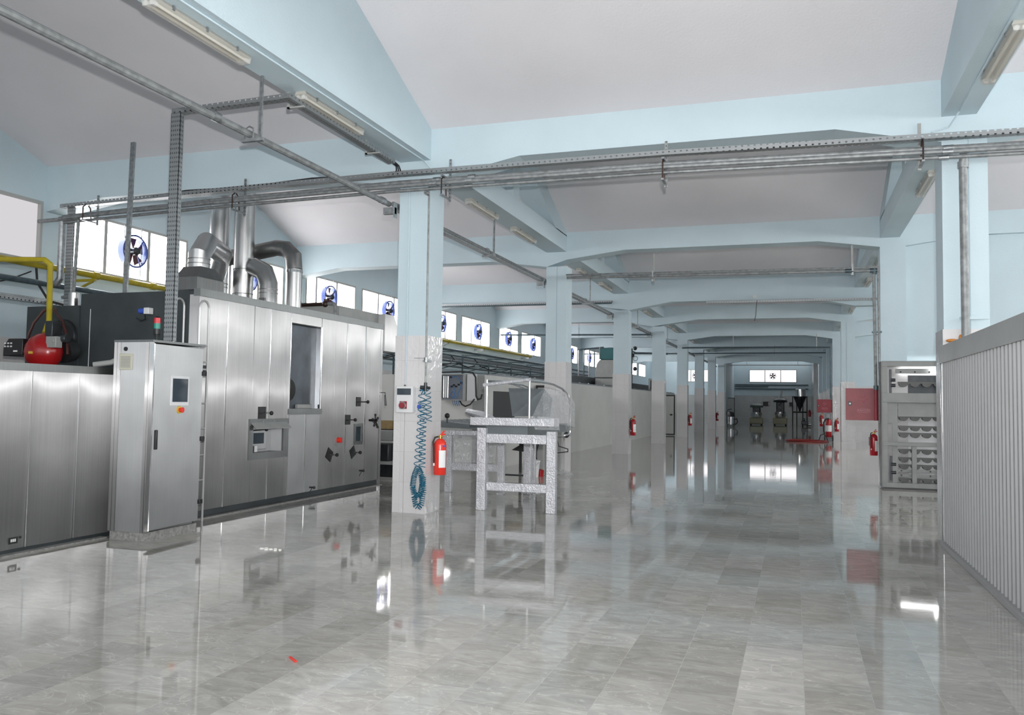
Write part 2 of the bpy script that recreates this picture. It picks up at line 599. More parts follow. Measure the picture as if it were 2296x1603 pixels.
    def sphere(self, c, r, seg=14, sc=(1, 1, 1)):
        prof = [(math.sin(PI * i / 8) * r, -math.cos(PI * i / 8) * r) for i in range(9)]
        k = len(self.v)
        self.lathe(prof, (0, 0, 0), seg)
        self.v[k:] = [(c[0] + p[0] * sc[0], c[1] + p[1] * sc[1], c[2] + p[2] * sc[2]) for p in self.v[k:]]
        return self
    def rot(self, k0, M):
        self.v[k0:] = [tuple(M @ Vector(p)) for p in self.v[k0:]]
        return self

def world_loc(o):
    l = Vector((0, 0, 0))
    while o is not None:
        l = l + o.location
        o = o.parent
    return l

def split_groups(mb, margin=0.004):
    """loose pieces of a builder, pieces whose boxes touch kept together"""
    n = len(mb.v)
    par = list(range(n))
    def find(a):
        while par[a] != a:
            par[a] = par[par[a]]
            a = par[a]
        return a
    for f in mb.f:
        r = find(f[0])
        for i in f[1:]:
            par[find(i)] = r
    comp = {}
    for i in range(n):
        comp.setdefault(find(i), []).append(i)
    cs = []
    for ids in comp.values():
        lo = [min(mb.v[i][k] for i in ids) - margin for k in range(3)]
        hi = [max(mb.v[i][k] for i in ids) + margin for k in range(3)]
        cs.append([set(ids), lo, hi])
    merged = True
    while merged and len(cs) > 1:
        merged = False
        for a in range(len(cs)):
            for b in range(a + 1, len(cs)):
                if all(cs[a][1][k] <= cs[b][2][k] and cs[b][1][k] <= cs[a][2][k] for k in range(3)):
                    cs[a] = [cs[a][0] | cs[b][0], [min(x, y) for x, y in zip(cs[a][1], cs[b][1])], [max(x, y) for x, y in zip(cs[a][2], cs[b][2])]]
                    del cs[b]
                    merged = True
                    break
            if merged:
                break
    if len(cs) < 2:
        return [mb]
    out = []
    for ids, _, _ in cs:
        idl = sorted(ids)
        mp = {o: i for i, o in enumerate(idl)}
        q = MB()
        q.v = [mb.v[i] for i in idl]
        q.f = [tuple(mp[i] for i in f) for f in mb.f if f[0] in ids]
        out.append(q)
    return out

def obj(name, mb, mat, parent=None, bevel=0.0, smooth=True, local=False):
    """parts made of separate pieces become one part per piece"""
    if parent is not None:
        r = None
        for q in split_groups(mb):
            o = obj1(name, q, mat, parent, bevel, smooth, local)
            r = r or o
        return r
    return obj1(name, mb, mat, parent, bevel, smooth, local)

def obj1(name, mb, mat, parent=None, bevel=0.0, smooth=True, local=False):
    """local=False: the builder holds scene coordinates and is shifted to the parent's base."""
    me = bpy.data.meshes.new(name)
    o = bpy.data.objects.new(name, me)
    if parent is not None and not local:
        off = world_loc(parent)
        own = Vector((0, 0, 0))
    else:
        off = Vector((0, 0, 0))
        own = Vector((0, 0, 0))
    vs = [Vector(p) - off for p in mb.v]
    if parent is None and not local and vs:
        xs = [p.x for p in vs]; ys = [p.y for p in vs]; zs = [p.z for p in vs]
        own = Vector(((min(xs) + max(xs)) / 2, (min(ys) + max(ys)) / 2, min(zs)))
        vs = [p - own for p in vs]
    me.from_pydata([tuple(p) for p in vs], [], mb.f)
    me.update()
    uvl = me.uv_layers.new(name='UVMap')
    base = off + own
    for p in me.polygons:
        nx, ny, nz = abs(p.normal.x), abs(p.normal.y), abs(p.normal.z)
        for li in p.loop_indices:
            c = me.vertices[me.loops[li].vertex_index].co + base
            if nz >= nx and nz >= ny:
                uvl.data[li].uv = (c.x, c.y)
            elif nx >= ny:
                uvl.data[li].uv = (c.y, c.z)
            else:
                uvl.data[li].uv = (c.x, c.z)
    if smooth:
        for p in me.polygons:
            p.use_smooth = True
        me.set_sharp_from_angle(angle=math.radians(32))
    me.materials.append(mat)
    COL.objects.link(o)
    o.location = own
    if parent is not None:
        o.parent = parent
    if bevel:
        b = o.modifiers.new('bevel', 'BEVEL')
        b.width = bevel
        b.segments = 2
        b.limit_method = 'ANGLE'
        b.harden_normals = False
    return o

def thing(name, label, cat, loc=(0, 0, 0), group=None, rz=0.0):
    o = bpy.data.objects.new(name, None)
    o.empty_display_size = 0.1
    COL.objects.link(o)
    o.location = loc
    o.rotation_euler = (0, 0, rz)
    o['label'] = label
    o['category'] = cat
    if group:
        o['group'] = group
    return o

def tag(o, label, cat, group=None, kind=None):
    o['label'] = label
    o['category'] = cat
    if group:
        o['group'] = group
    if kind:
        o['kind'] = kind
    return o

def struct(name, mb, mat, parent=None, bevel=0.0, smooth=False):
    o = obj(name, mb, mat, parent, bevel, smooth)
    if parent is None:
        o['kind'] = 'structure'
    return o

def copy_tree(o, parent=None):
    c = o.copy()
    COL.objects.link(c)
    c.parent = parent
    for ch in list(o.children):
        copy_tree(ch, c)
    return c

def text_mesh(s, size, depth, name, mat, parent, M):
    cu = bpy.data.curves.new(name + '_curve', 'FONT')
    cu.body = s
    cu.size = size
    cu.extrude = depth
    cu.align_x = 'CENTER'
    cu.align_y = 'CENTER'
    t = bpy.data.objects.new('tmp', cu)
    COL.objects.link(t)
    bpy.context.view_layer.update()
    me = bpy.data.meshes.new_from_object(t.evaluated_get(bpy.context.evaluated_depsgraph_get()))
    bpy.data.objects.remove(t)
    me.transform(M)
    me.materials.clear()
    me.materials.append(mat)
    me.name = name
    o = bpy.data.objects.new(name, me)
    COL.objects.link(o)
    o.parent = parent
    return o

# ------------------------------------------------------------------ hall dimensions
Y1, D = 10.2, 7.12
XLL, XLR = -5.09, -4.64       # left pillar row
XRL, XRR = 1.55, 2.0          # right pillar row
XW = -11.36                   # left wall
XE = 8.5                      # where the right aisle is open to daylight
YB = -4.04                    # rear end, left without a wall to let ambient light in
YEND = 69.6
HT = 2.36
HE = 5.15                     # ceiling height at the cross beams
SL = 0.385
BT = 0.40                     # beam thickness along the hall
def YK(k):
    return Y1 + D * (k - 1)
RIDGE = HE + SL * (D - BT) / 2

# floor
struct('floor', MB().box(XW - 0.2, XE, YB, YEND + 0.2, -0.1, 0.0), FLOOR)

# folded ceiling, one mesh, ridges across the hall
mb = MB()
prof = []
k = -1
while True:
    y0 = YK(k)
    if y0 > YEND:
        break
    prof += [(y0, HE), (y0 + BT, HE), ((y0 + BT + YK(k + 1)) / 2, RIDGE)]
    k += 1
prof = [p for p in prof if p[0] < YEND + 1]
n = len(prof)
vs = []
for x in (XW - 0.2, XE):
    vs += [(x, p[0], p[1]) for p in prof] + [(x, p[0], p[1] + 0.15) for p in prof]
fs = []
m2 = 2 * n
for i in range(n - 1):
    fs.append((i, i + 1, m2 + i + 1, m2 + i))
    fs.append((n + i + 1, n + i, m2 + n + i, m2 + n + i + 1))
    fs.append((i + 1, i, n + i, n + i + 1))
    fs.append((m2 + i, m2 + i + 1, m2 + n + i + 1, m2 + n + i))
fs.append((0, m2, m2 + n, n))
fs.append((n - 1, 2 * n - 1, m2 + 2 * n - 1, m2 + n - 1))
mb.add(vs, fs)
struct('ceiling', mb, CEIL)

# cross beams with haunched soffits
def beam(k, z_end, z_mid, zl_end=None, zl_mid=None):
    y = YK(k)
    zl_end = z_end if zl_end is None else zl_end
    zl_mid = z_mid if zl_mid is None else zl_mid
    T = HE + 0.08
    pts = [(XW, zl_end), (XW + 1.12, zl_mid), (XLL - 1.25, zl_mid), (XLL, zl_end),
           (XLR, z_end), (XLR + 1.25, z_mid), (XRL - 1.1, z_mid), (XRL, z_end),
           (XRR, z_end), (XRR + 1.15, z_mid), (XE, z_mid)]
    mb = MB()
    for i in range(len(pts) - 1):
        a, b = pts[i], pts[i + 1]
        mb.prism([a, b, (b[0], T), (a[0], T)], 'Y', y, y + BT)
    # one clean shell: drop the inner partition faces
    keep = []
    for f in mb.f:
        xs = {round(mb.v[i][0], 4) for i in f}
        if len(xs) == 1 and not (xs & {round(XW, 4), round(XE, 4)}):
            continue
        keep.append(f)
    mb.f = keep
    return struct('trim_%d' % (k + 2), mb, BLUE)
beam(0, 4.45, 4.7)
beam(1, 4.45, 4.69, 4.42, 4.58)
beam(2, 4.56, 4.72, 4.42, 4.58)
beam(3, 4.24, 4.46, 4.3, 4.52)
beam(4, 4.47, 4.64, 4.4, 4.6)
beam(5, 4.42, 4.58)
beam(6, 4.42, 4.58)
beam(7, 4.42, 4.58)
beam(8, 4.33, 4.52)

# left wall with window openings (z 3.58 - 4.58)
WZ0, WZ1 = 3.58, 4.57
wins = [(-3.4, -0.45), (0.05, 3.0), (3.6, 6.55), (7.19, 10.14), (10.66, 13.5), (13.86, 16.81), (17.75, 20.2), (20.56, 23.5),
        (24.86, 27.4), (27.9, 30.85), (31.95, 34.4), (34.88, 37.83), (39.2, 41.6), (41.95, 44.85), (46.4, 48.9), (49.2, 52.0),
        (53.6, 56.1), (56.4, 59.2), (60.7, 63.2), (64.2, 67.1)]
def ceil_z(y):
    t = (y - YK(-1)) % D
    if t < BT:
        return HE
    half = (D - BT) / 2
    return HE + SL * (half - abs(t - BT - half))
mb = MB()
def gstrip(y0, y1, z0):
    # strip of wall reaching up to the folded ceiling
    ys = [y0]
    for k in range(-1, 12):
        for q in (YK(k), YK(k) + BT, (YK(k) + BT + YK(k + 1)) / 2):
            if y0 < q < y1:
                ys.append(q)
    ys = sorted(ys) + [y1]
    poly = [(y0, z0)] + [(y1, z0)] + [(y, ceil_z(y) + 0.05) for y in reversed(ys)]
    mb.prism(poly, 'X', XW - 0.2, XW)
cur = YB
for a, b in wins:
    gstrip(cur, a, HT)
    mb.box(XW - 0.2, XW, a, b, HT, WZ0)
    gstrip(a, b, WZ1)
    cur = b
gstrip(cur, YEND, HT)
struct('wall_left', mb, BLUE)
struct('wall_left_lower', MB().box(XW - 0.2, XW + 0.012, YB, YEND, 0, HT), TILE).name = 'wall_left_tiled'

WINFR = simple('window_frame_grey', (0.40, 0.41, 0.40), 0.5, 0.2)
for i, (a, b) in enumerate(wins):
    w = MB()
    f = 0.045
    w.box(XW - 0.10, XW + 0.012, a, b, WZ0, WZ0 + f).box(XW - 0.10, XW + 0.012, a, b, WZ1 - f, WZ1)
    w.box(XW - 0.10, XW + 0.012, a, a + f, WZ0 + f, WZ1 - f).box(XW - 0.10, XW + 0.012, b - f, b, WZ0 + f, WZ1 - f)
    if i == 3:
        ms = [a + 0.98, a + 1.96]
    elif i == 4:
        ms = [11.44, 12.47]
    else:
        ms = [b - 2.95 + 0.98, b - 0.98]
    for q in ms:
        if q > a + 0.1:
            w.box(XW - 0.08, XW + 0.004, q - 0.035, q + 0.035, WZ0 + f, WZ1 - f)
    fr = struct('window_%d' % (i + 1), w, WINFR)
    pn = MB().box(XW - 0.07, XW - 0.06, a + 0.01, b - 0.01, WZ0 + 0.01, WZ1 - 0.01)
    obj('pane', pn, PANEDIM if i <= 3 else PANE, fr, smooth=False)

# right outer wall with the same high windows
mb = MB()
mbt = MB()
cur = YB
_XW = XW
XR0 = XE + 0.2
def gstrip_r(y0, y1, z0):
    k0 = len(mb.v)
    ys = [y0]
    for k in range(-1, 12):
        for q in (YK(k), YK(k) + BT, (YK(k) + BT + YK(k + 1)) / 2):
            if y0 < q < y1:
                ys.append(q)
    ys = sorted(ys) + [y1]
    mb.prism([(y0, z0), (y1, z0)] + [(y, ceil_z(y) + 0.05) for y in reversed(ys)], 'X', XE, XR0)
for a, b in wins:
    gstrip_r(cur, a, HT)
    mb.box(XE, XR0, a, b, HT, WZ0)
    gstrip_r(a, b, WZ1)
    cur = b
gstrip_r(cur, YEND, HT)
struct('wall_right', mb, BLUE)
struct('wall_right_lower_tiled', MB().box(XE - 0.012, XR0, YB, YEND, 0, HT), TILE)
for i, (a, b) in enumerate(wins):
    f = 0.045
    w = MB().box(XE - 0.012, XE + 0.1, a, b, WZ0, WZ0 + f).box(XE - 0.012, XE + 0.1, a, b, WZ1 - f, WZ1)
    w.box(XE - 0.012, XE + 0.1, a, a + f, WZ0 + f, WZ1 - f).box(XE - 0.012, XE + 0.1, b - f, b, WZ0 + f, WZ1 - f)
    for q in (a + (b - a) / 3, a + (b - a) * 2 / 3):
        w.box(XE - 0.004, XE + 0.08, q - 0.03, q + 0.03, WZ0 + f, WZ1 - f)
    fr = struct('window_%d' % (60 + i), w, WINFR)
    obj('pane', MB().box(XE + 0.06, XE + 0.07, a + 0.01, b - 0.01, WZ0 + 0.01, WZ1 - 0.01), PANERIGHT, fr, smooth=False)

# end wall and side walls of the far room
ew = MB()
WA, WB, WC, WD = -3.45, 0.15, 3.3, 4.32
ew.box(XW - 0.2, -8.95, YEND, YEND + 0.2, HT - 0.1, RIDGE + 0.2).box(-6.25, WA, YEND, YEND + 0.2, HT - 0.1, RIDGE + 0.2)
ew.box(WB, XE, YEND, YEND + 0.2, HT - 0.1, RIDGE + 0.2)
for a, b in ((-8.95, -6.25), (WA, WB)):
    ew.box(a, b, YEND, YEND + 0.2, HT - 0.1, WC).box(a, b, YEND, YEND + 0.2, WD, RIDGE + 0.2)
struct('wall_end', ew, BLUE)
struct('wall_end_tiled', MB().box(XW, XE, YEND - 0.012, YEND + 0.2, 0, HT - 0.1), TILEFAR)
for i, (a, b) in enumerate(((WA, WB), (-8.95, -6.25))):
    w = MB()
    w.box(a, b, YEND - 0.02, YEND + 0.08, WC, WC + 0.05).box(a, b, YEND - 0.02, YEND + 0.08, WD - 0.05, WD)
    w.box(a, a + 0.05, YEND - 0.02, YEND + 0.08, WC + 0.05, WD - 0.05).box(b - 0.05, b, YEND - 0.02, YEND + 0.08, WC + 0.05, WD - 0.05)
    for q in (1 / 3, 2 / 3):
        c = a + (b - a) * q
        w.box(c - 0.03, c + 0.03, YEND - 0.02, YEND + 0.06, WC + 0.05, WD - 0.05)
    fr = struct('window_%d' % (len(wins) + 1 + i), w, WINFR)
    obj('pane', MB().box(a + 0.01, b - 0.01, YEND + 0.02, YEND + 0.03, WC + 0.01, WD - 0.01), PANEFAR, fr, smooth=False)
struct('wall_far_room_left', MB().box(-4.88, -4.62, YK(8) + 0.9, YEND - 0.02, 0, ceil_z(0) + 0.0), BLUE)
struct('wall_far_room_right', MB().box(1.20, 1.5, YK(8) + 0.02, YEND - 0.02, 0, HE - 0.02), TILEFAR)

# right side: blue infill wall at the second beam line, wall across at the fifth
struct('wall_right_infill', MB().box(XRR, XE, YK(2) + 0.12, YK(2) + 0.3, HT, 4.8), BLUE)
struct('wall_right_infill_tiled', MB().box(XRR, XE, YK(2) + 0.1, YK(2) + 0.32, 0, HT), TILE)
struct('wall_right_cross', MB().box(XRR, XE, 39.1, 39.3, HT, HE), BLUE)
struct('wall_right_cross_tiled', MB().box(XRR, XE, 39.08, 39.32, 0, HT), TILE)
struct('wall_right_far', MB().box(XRR, XRR + 0.15, 39.3, YK(8), 0, HE), BLUE)

# ------------------------------------------------------------------ pillars
ordn = ['first', 'second', 'third', 'fourth', 'fifth', 'sixth', 'seventh', 'eighth']
def pillar(x0, x1, y, label, joint=None, top=4.5):
    k = round((y - Y1) / D) + 1
    top = {1: 4.45 if x0 > 0 else 4.42, 2: 4.42 if x0 < 0 else 4.56, 3: 4.24, 4: 4.4 if x0 < 0 else 4.47, 8: 4.33}.get(k, 4.42)
    t = thing('pillar', label, 'pillar', ((x0 + x1) / 2, y + 0.24, 0), 'square pillars')
    d = 0.47
    s, b = MB(), MB()
    e = 0.012
    if joint:
        j = x0 + joint
        s.box(x0, j - 0.006, y, y + d, HT - 0.02, top).box(j + 0.006, x1, y, y + d, HT - 0.02, top)
        s.box(j - 0.006, j + 0.006, y + 0.012, y + d - 0.01, HT - 0.02, top)
        b.box(x0 - e, j - 0.003, y - e, y + d + e, 0, HT).box(j + 0.003, x1 + e, y - e, y + d + e, 0, HT)
        b.box(j - 0.003, j + 0.003, y, y + d, 0, HT)
    else:
        s.box(x0, x1, y, y + d, HT - 0.02, top)
        b.box(x0 - e, x1 + e, y - e, y + d + e, 0, HT)
    obj('painted_shaft', s, BLUE, t, smooth=False)
    obj('tiled_base', b, TILE, t, smooth=False)
    return t
lab_l = ['white tiled blue pillar with the coiled blue air hose hanging on it',
         'blue and white pillar behind the film wrapped machine',
         'blue and white pillar with an extinguisher, next beyond the film wrapped machine',
         'blue and white pillar just in front of the small black framed door',
         'blue and white pillar with an extinguisher just beyond the black framed door',
         'narrow far pillar between the second and third extinguishers of the left row',
         'far pillar with the smallest extinguisher of the left row',
         'last pillar of the left row beside the black vacuum cleaner']
for k in range(1, 9):
    pillar(XLL, XLR, YK(k), lab_l[k - 1], 0.15 if k == 1 else (0.24 if k == 2 else None), 4.6 if k != 3 else 4.3)
pillar(XRL, XRR, YK(1), 'pale blue pillar rising behind the right corrugated partition', 0.26, 4.6)
pillar(XRL, XRR, YK(2), 'blue pillar directly behind the steel tray machine', None, 4.6)
pillar(XRL, XRR, YK(4), 'white tiled pillar left of the near red hydrant cabinet', 0.17, 4.6)
pillar(XRL, XRR, YK(5), 'white tiled pillar carrying the small far extinguisher on the right', None, 4.6)
for k, s in ((6, 'right row pillar just past the far hydrant cabinet'), (7, 'slim right row pillar far down the hall'), (8, 'last glossy tiled pillar of the right row')):
    pillar(XRL, XRR, YK(k), s, None, 4.6)

# longitudinal beams over both rows: solid gable in the near bays, open trusses further on
tn = 20
def tie(x0, x1, k, solid):
    global tn
    tn += 1
    ya, yb = YK(k) + BT, YK(k + 1)
    ym = (ya + yb) / 2
    mb = MB()
    ZB, ZT = 4.73, 5.08
    if solid:
        mb.prism([(ya, ZB), (yb, ZB), (yb, HE + 0.06), (ym, RIDGE + 0.06), (ya, HE + 0.06)], 'X', x0, x1)
    else:
        mb.box(x0, x1, ya, yb, ZB, ZT)
        for a, sgn in ((ya, 1), (yb, -1)):
            # rafter under the ceiling slope
            mb.prism([(a, HE + 0.06), (ym, RIDGE + 0.06), (ym, RIDGE - 0.36), (a + sgn * 0.85, ZT - 0.02), (a, ZT - 0.02)], 'X', x0, x1)
        mb.box(x0 + 0.04, x1 - 0.04, ym - 0.17, ym + 0.17, ZT - 0.02, RIDGE - 0.2)
    return struct('trim_%d' % tn, mb, BLUE)
for k in range(-1, 9):
    tie(XLL, XLR, k, k <= 0)
    tie(XRL, XRR - 0.1, k, k <= 0)
# thin cable conduit under the right longitudinal beam
tag(obj('conduit', MB().tube([(1.70, 2.0, 4.715), (1.70, 10.0, 4.715), (1.62, 10.17, 4.60), (1.45, 10.18, 4.56)], 0.011, 6), BLUE),
    'thin painted cable under the near right ceiling beam', 'cable')
tag(obj('conduit', MB().tube([(-4.72, 2.0, 4.715), (-4.72, 10.17, 4.715), (-4.62, 10.18, 4.60)], 0.012, 6), BLUE),
    'thin painted cable under the near left ceiling beam', 'cable')

# ------------------------------------------------------------------ ceiling lamps
def make_lamp():
    t = thing('fluorescent_lamp', 'x', 'lamp', (0, 0, 0), 'unlit twin tube lamps')
    L = 0.63
    obj('housing', MB().prism([(-0.055, 0), (0.055, 0), (0.07, -0.03), (-0.07, -0.03)], 'Y', -L, L), LAMPHOUSE, t, local=True)
    for s in (-1, 1):
        obj('tube', MB().cyl((s * 0.032, -L + 0.03, -0.06), (s * 0.032, L - 0.03, -0.06), 0.014, seg=10), TUBEOFF, t, local=True)
    for s in (-1, 1):
        e = MB()
        for q in (-1, 1):
            e.cyl((q * 0.032, s * (L - 0.05), -0.06), (q * 0.032, s * (L - 0.005), -0.06), 0.024, seg=10)
        obj('socket_pair', e, WHITEPL, t, local=True)
    c = MB().prism([(-0.07, -0.03), (0.07, -0.03), (0.055, -0.085), (-0.055, -0.085)], 'Y', -L, L)
    obj('clear_cover', c, CLEAR, t, local=True)
    for y in (-0.42, 0, 0.42):
        cl = MB().box(0.066, 0.078, y - 0.012, y + 0.012, -0.045, -0.005).box(-0.078, -0.066, y - 0.012, y + 0.012, -0.045, -0.005)
        obj('clip', cl, GALV, t, local=True)
    return t
lampL = [(5.93, 'nearest lamp under the big near left ceiling beam'), (8.13, 'lamp at the pillar end of the near left ceiling beam')]
bay_words = {2: 'just behind the pillar with the blue hose', 3: 'between the second and third pillars', 4: 'between the third and fourth pillars',
             5: 'between the fourth and fifth pillars', 6: 'between the fifth and sixth pillars', 7: 'between the sixth and seventh pillars',
             8: 'between the last two pillars'}
offs = {1: (2.75, 5.0), 2: (2.81, 5.24)}
for k in range(1, 8):
    o2 = offs.get(k, (2.8, 5.2))
    lampL.append((YK(k) + o2[0], 'first left beam lamp %s' % bay_words[k + 1]))
    lampL.append((YK(k) + o2[1], 'second left beam lamp %s' % bay_words[k + 1]))
lampR = [(8.42, 'large lamp on the right ceiling beam at the top right corner'), (13.12, 'lamp left of the tall blue right pillar'),
         (20.1, 'nearer right beam lamp above the vertical hydrant pipe'), (23.2, 'farther right beam lamp above the vertical hydrant pipe'),
         (27.3, 'nearer right lamp seen beyond the bright cable tray'), (29.9, 'farther right lamp seen beyond the bright cable tray'),
         (36.5, 'single right lamp over the far hydrant cabinet')]
proto = make_lamp()
first = True
for X, ls, zz in ((-4.93, lampL, 4.73), (1.79, lampR, 4.73)):
    for y, s in ls:
        o = proto if first else copy_tree(proto)
        first = False
        o.location = (X, y, zz)
        o['label'] = 'unlit twin tube lamp, ' + s

# ------------------------------------------------------------------ extractor fans in the windows
def make_fan():
    t = thing('extractor_fan', 'x', 'fan', (0, 0, 0), 'window extractor fans')
    # axis along X, facing the hall (+X)
    ring = MB().lathe([(0.27, -0.05), (0.30, -0.05), (0.30, 0.07), (0.27, 0.07), (0.27, -0.05)], (0, 0, 0), 28, 'X')
    obj('ring', ring, FANBLUE, t, local=True)
    for i in range(5):
        a = 2 * PI * i / 5 + 0.3
        b = MB()
        pts = []
        for r, w in ((0.06, 0.40), (0.16, 0.42), (0.255, 0.36)):
            for s in (-1, 1):
                pts.append((0.015 * s, r * math.cos(a + s * w), r * math.sin(a + s * w)))
        pts2 = [(p[0] + 0.006, p[1], p[2]) for p in pts]
        b.add(pts + pts2, [(0, 1, 3, 2), (2, 3, 5, 4), (6, 8, 9, 7), (8, 10, 11, 9), (0, 2, 8, 6), (2, 4, 10, 8), (4, 5, 11, 10), (5, 3, 9, 11), (3, 1, 7, 9), (1, 0, 6, 7)])
        obj('blade', b, FANBLADE, t, local=True)
    obj('motor', MB().lathe([(0.0, -0.03), (0.07, -0.03), (0.075, 0.09), (0.05, 0.13), (0.0, 0.13)], (0, 0, 0), 18, 'X'), DARKMETAL, t, local=True)
    g = MB()
    for i in range(3):
        a = 2 * PI * i / 3 + 0.9
        g.bar((0.085, 0, 0), (0.085, 0.28 * math.cos(a), 0.28 * math.sin(a)), 0.014, 0.014, (1, 0, 0))
    obj('motor_bracket', g, FANBLUE, t, local=True)
    r = MB()
    for y in (-0.2, 0.2):
        r.tube([(0.0, y, -0.47), (0.0, y, 0.45)], 0.011, 6)
    obj('support_rod', r, GALV, t, local=True)
    return t
fp = make_fan()
fan_lab = ['blue ringed extractor fan with dark red blades in the nearest long window', 'extractor fan mostly hidden behind the duct group',
           'extractor fan in the window right of the tall bent duct', 'extractor fan in the window just left of the near pillar',
           'extractor fan cut off by the right edge of the near pillar', 'extractor fan in the window fully seen right of the near pillar',
           'extractor fan crossed by the thin horizontal pipe', 'extractor fan in the last window before the second pillar']
cents = []
for i, (a, b) in enumerate(wins):
    if i < 4:
        continue
    c = 12.0 if i == 4 else (b - 1.475)
    cents.append(c)
for i, c in enumerate(cents[:11]):
    o = fp if i == 0 else copy_tree(fp)
    o.location = (XW + 0.07, c, 4.09)
    o['label'] = fan_lab[i] if i < 8 else ['extractor fan in the far window left of the teal machine box', 'extractor fan behind the upright pipes beside the teal machine box',
                                           'extractor fan deep in the left aisle'][i - 8]
e = copy_tree(fp)
e.location = ((WA + WB) / 2, YEND - 0.065, (WC + WD) / 2)
e.rotation_euler = (0, 0, -PI / 2)
e.scale = (0.9, 0.9, 0.9)
e['label'] = 'extractor fan centred in the bright end wall window'
e = copy_tree(fp)
e.location = (-7.6, YEND - 0.065, (WC + WD) / 2)
e.rotation_euler = (0, 0, -PI / 2)
e['label'] = 'extractor fan in the end wall window seen between the far pillars'

# ------------------------------------------------------------------ overhead pipes and trays
def pipe(label, pts, r, mat=PIPE, group=None, seg=10, name='pipe', cat='pipe', couplings=()):
    if couplings:
        t = thing(name, label, cat, pts[0], group)
        obj('run', MB().tube(pts, r, seg), mat, t)
        for c, ax in couplings:
            c = Vector(c)
            h = Vector(ax) * 0.05
            obj('coupling', MB().cyl(c - h, c + h, r * 1.28, seg=12), YELLOW if mat is YELLOW else GALV, t)
        return t
    return tag(obj(name, MB().tube(pts, r, seg), mat), label, cat, group)

pipe('long thick pipe running down the hall left of the first beam', [(-5.2, 1.5, 4.16), (-5.2, 10.1, 4.14)], 0.037, PIPE,
     couplings=[((-5.2, 6.5, 4.155), (0, 1, 0)), ((-5.2, 9.9, 4.145), (0, 1, 0))])
for k in range(1, 8):
    y0, y1 = YK(k) + 0.02, YK(k + 1) - 0.02
    w = ['between the first and second pillars', 'beyond the second pillar', 'beyond the third pillar', 'beyond the fourth pillar',
         'beyond the fifth pillar', 'beyond the sixth pillar', 'beyond the seventh pillar'][k - 1]
    t = thing('pipe', 'pipe in a channel along the left pillar row %s' % w, 'pipe', (-5.2, y0, 4.1), 'pipe runs along the left pillar row')
    obj('run', MB().tube([(-5.2, y0, 4.17), (-5.2, y1, 4.17)], 0.036, 10), PIPE, t)
    obj('channel', MB().box(-5.25, -5.15, y0, y1, 4.10, 4.128), GALV, t)
    if k <= 2:
        obj('coupling', MB().cyl((-5.2, y0 + 0.9, 4.17), (-5.2, y0 + 1.0, 4.17), 0.046), GALV, t)
for y, w in ((7.02, 'in front of the cable tray'), (13.9, 'seen between the first two pillars'), (21.3, 'seen between the second and third pillars'),
             (28.3, 'behind the third pillar'), (35.4, 'behind the fourth pillar')):
    t = thing('pipe_hanger', 'thin steel pipe hanger %s' % w, 'hanger', (-5.06, y, 4.73), 'pipe hangers under the left beam')
    obj('rod', MB().box(-5.075, -5.05, y - 0.012, y + 0.012, 4.09, 4.73), GALV, t)
    obj('bracket_arm', MB().box(-5.28, -5.03, y - 0.02, y + 0.02, 4.065, 4.098), GALV, t)
    obj('clamp', MB().tube([(-5.25, y, 4.10), (-5.25, y, 4.2), (-5.2, y, 4.225), (-5.15, y, 4.2), (-5.15, y, 4.10)], 0.008, 6), GALV, t)
for k in (1, 2, 3, 4):
    y = YK(k)
    for s, (yy) in ((0, y - 0.10), (1, y + 0.6)):
        if s == 1 and k > 1:
            continue
        tag(obj('pipe_bracket', MB().box(-5.27, -5.10, yy - 0.03, yy + 0.03, 4.0, 4.09).box(-5.11, -5.10, yy - 0.05, yy + 0.05, 3.95, 4.15), GALV),
            'small steel pipe bracket fixed to the %s pillar %s' % (ordn[k - 1], 'front' if s == 0 else 'back'), 'bracket', 'pillar pipe brackets')

# first cross rack
def bow(z0, z1, z2, z3, y):
    return [(-10.75, y, z0), (-8.0, y, z0 + (z1 - z0) * 0.6), (-4.98, y, z1), (-1.42, y, z2), (2.3, y, z3), (8.2, y, z3 - 0.04)]
t = thing('cable_tray', 'perforated steel cable tray spanning the whole picture above three pipes', 'cable tray', (-4.98, 9.95, 4.5))
pts = bow(4.41, 4.50, 4.49, 4.42, 9.95)
m = MB()
for a, b in zip(pts[:-1], pts[1:]):
    a, b = Vector(a), Vector(b)
    m.bar(a + Vector((0, -0.05, 0.0)), b + Vector((0, -0.05, 0.0)), 0.004, 0.055)
    m.bar(a + Vector((0, 0.05, 0.0)), b + Vector((0, 0.05, 0.0)), 0.004, 0.055)
    m.bar(a + Vector((0, 0, -0.027)), b + Vector((0, 0, -0.027)), 0.1, 0.004)
obj('channel', m, PERFH, t)
m = MB()
for j in range(3):
    pp = [(p[0] + 0.01, p[1] - 0.02 + 0.02 * j, p[2] - 0.01 + 0.004 * j) for p in pts]
    m.tube(pp, 0.009, 6)
m.tube([(-9.0, 9.93, 4.46), (-8.4, 9.93, 4.50), (-7.9, 9.93, 4.49), (-7.0, 9.93, 4.50), (-6.3, 9.93, 4.53), (-5.9, 9.93, 4.52)], 0.012, 6)
obj('cable_bundle', m, BLACK, t)
pl = [('upper pipe of the three beside each other below the cable tray', 4.25, 4.385, 4.37, 4.295, 9.97, 0.030),
      ('middle pipe of the three beside each other below the cable tray', 4.215, 4.325, 4.315, 4.24, 9.90, 0.027),
      ('lowest pipe of the three beside each other below the cable tray', 4.16, 4.275, 4.265, 4.195, 9.96, 0.022)]
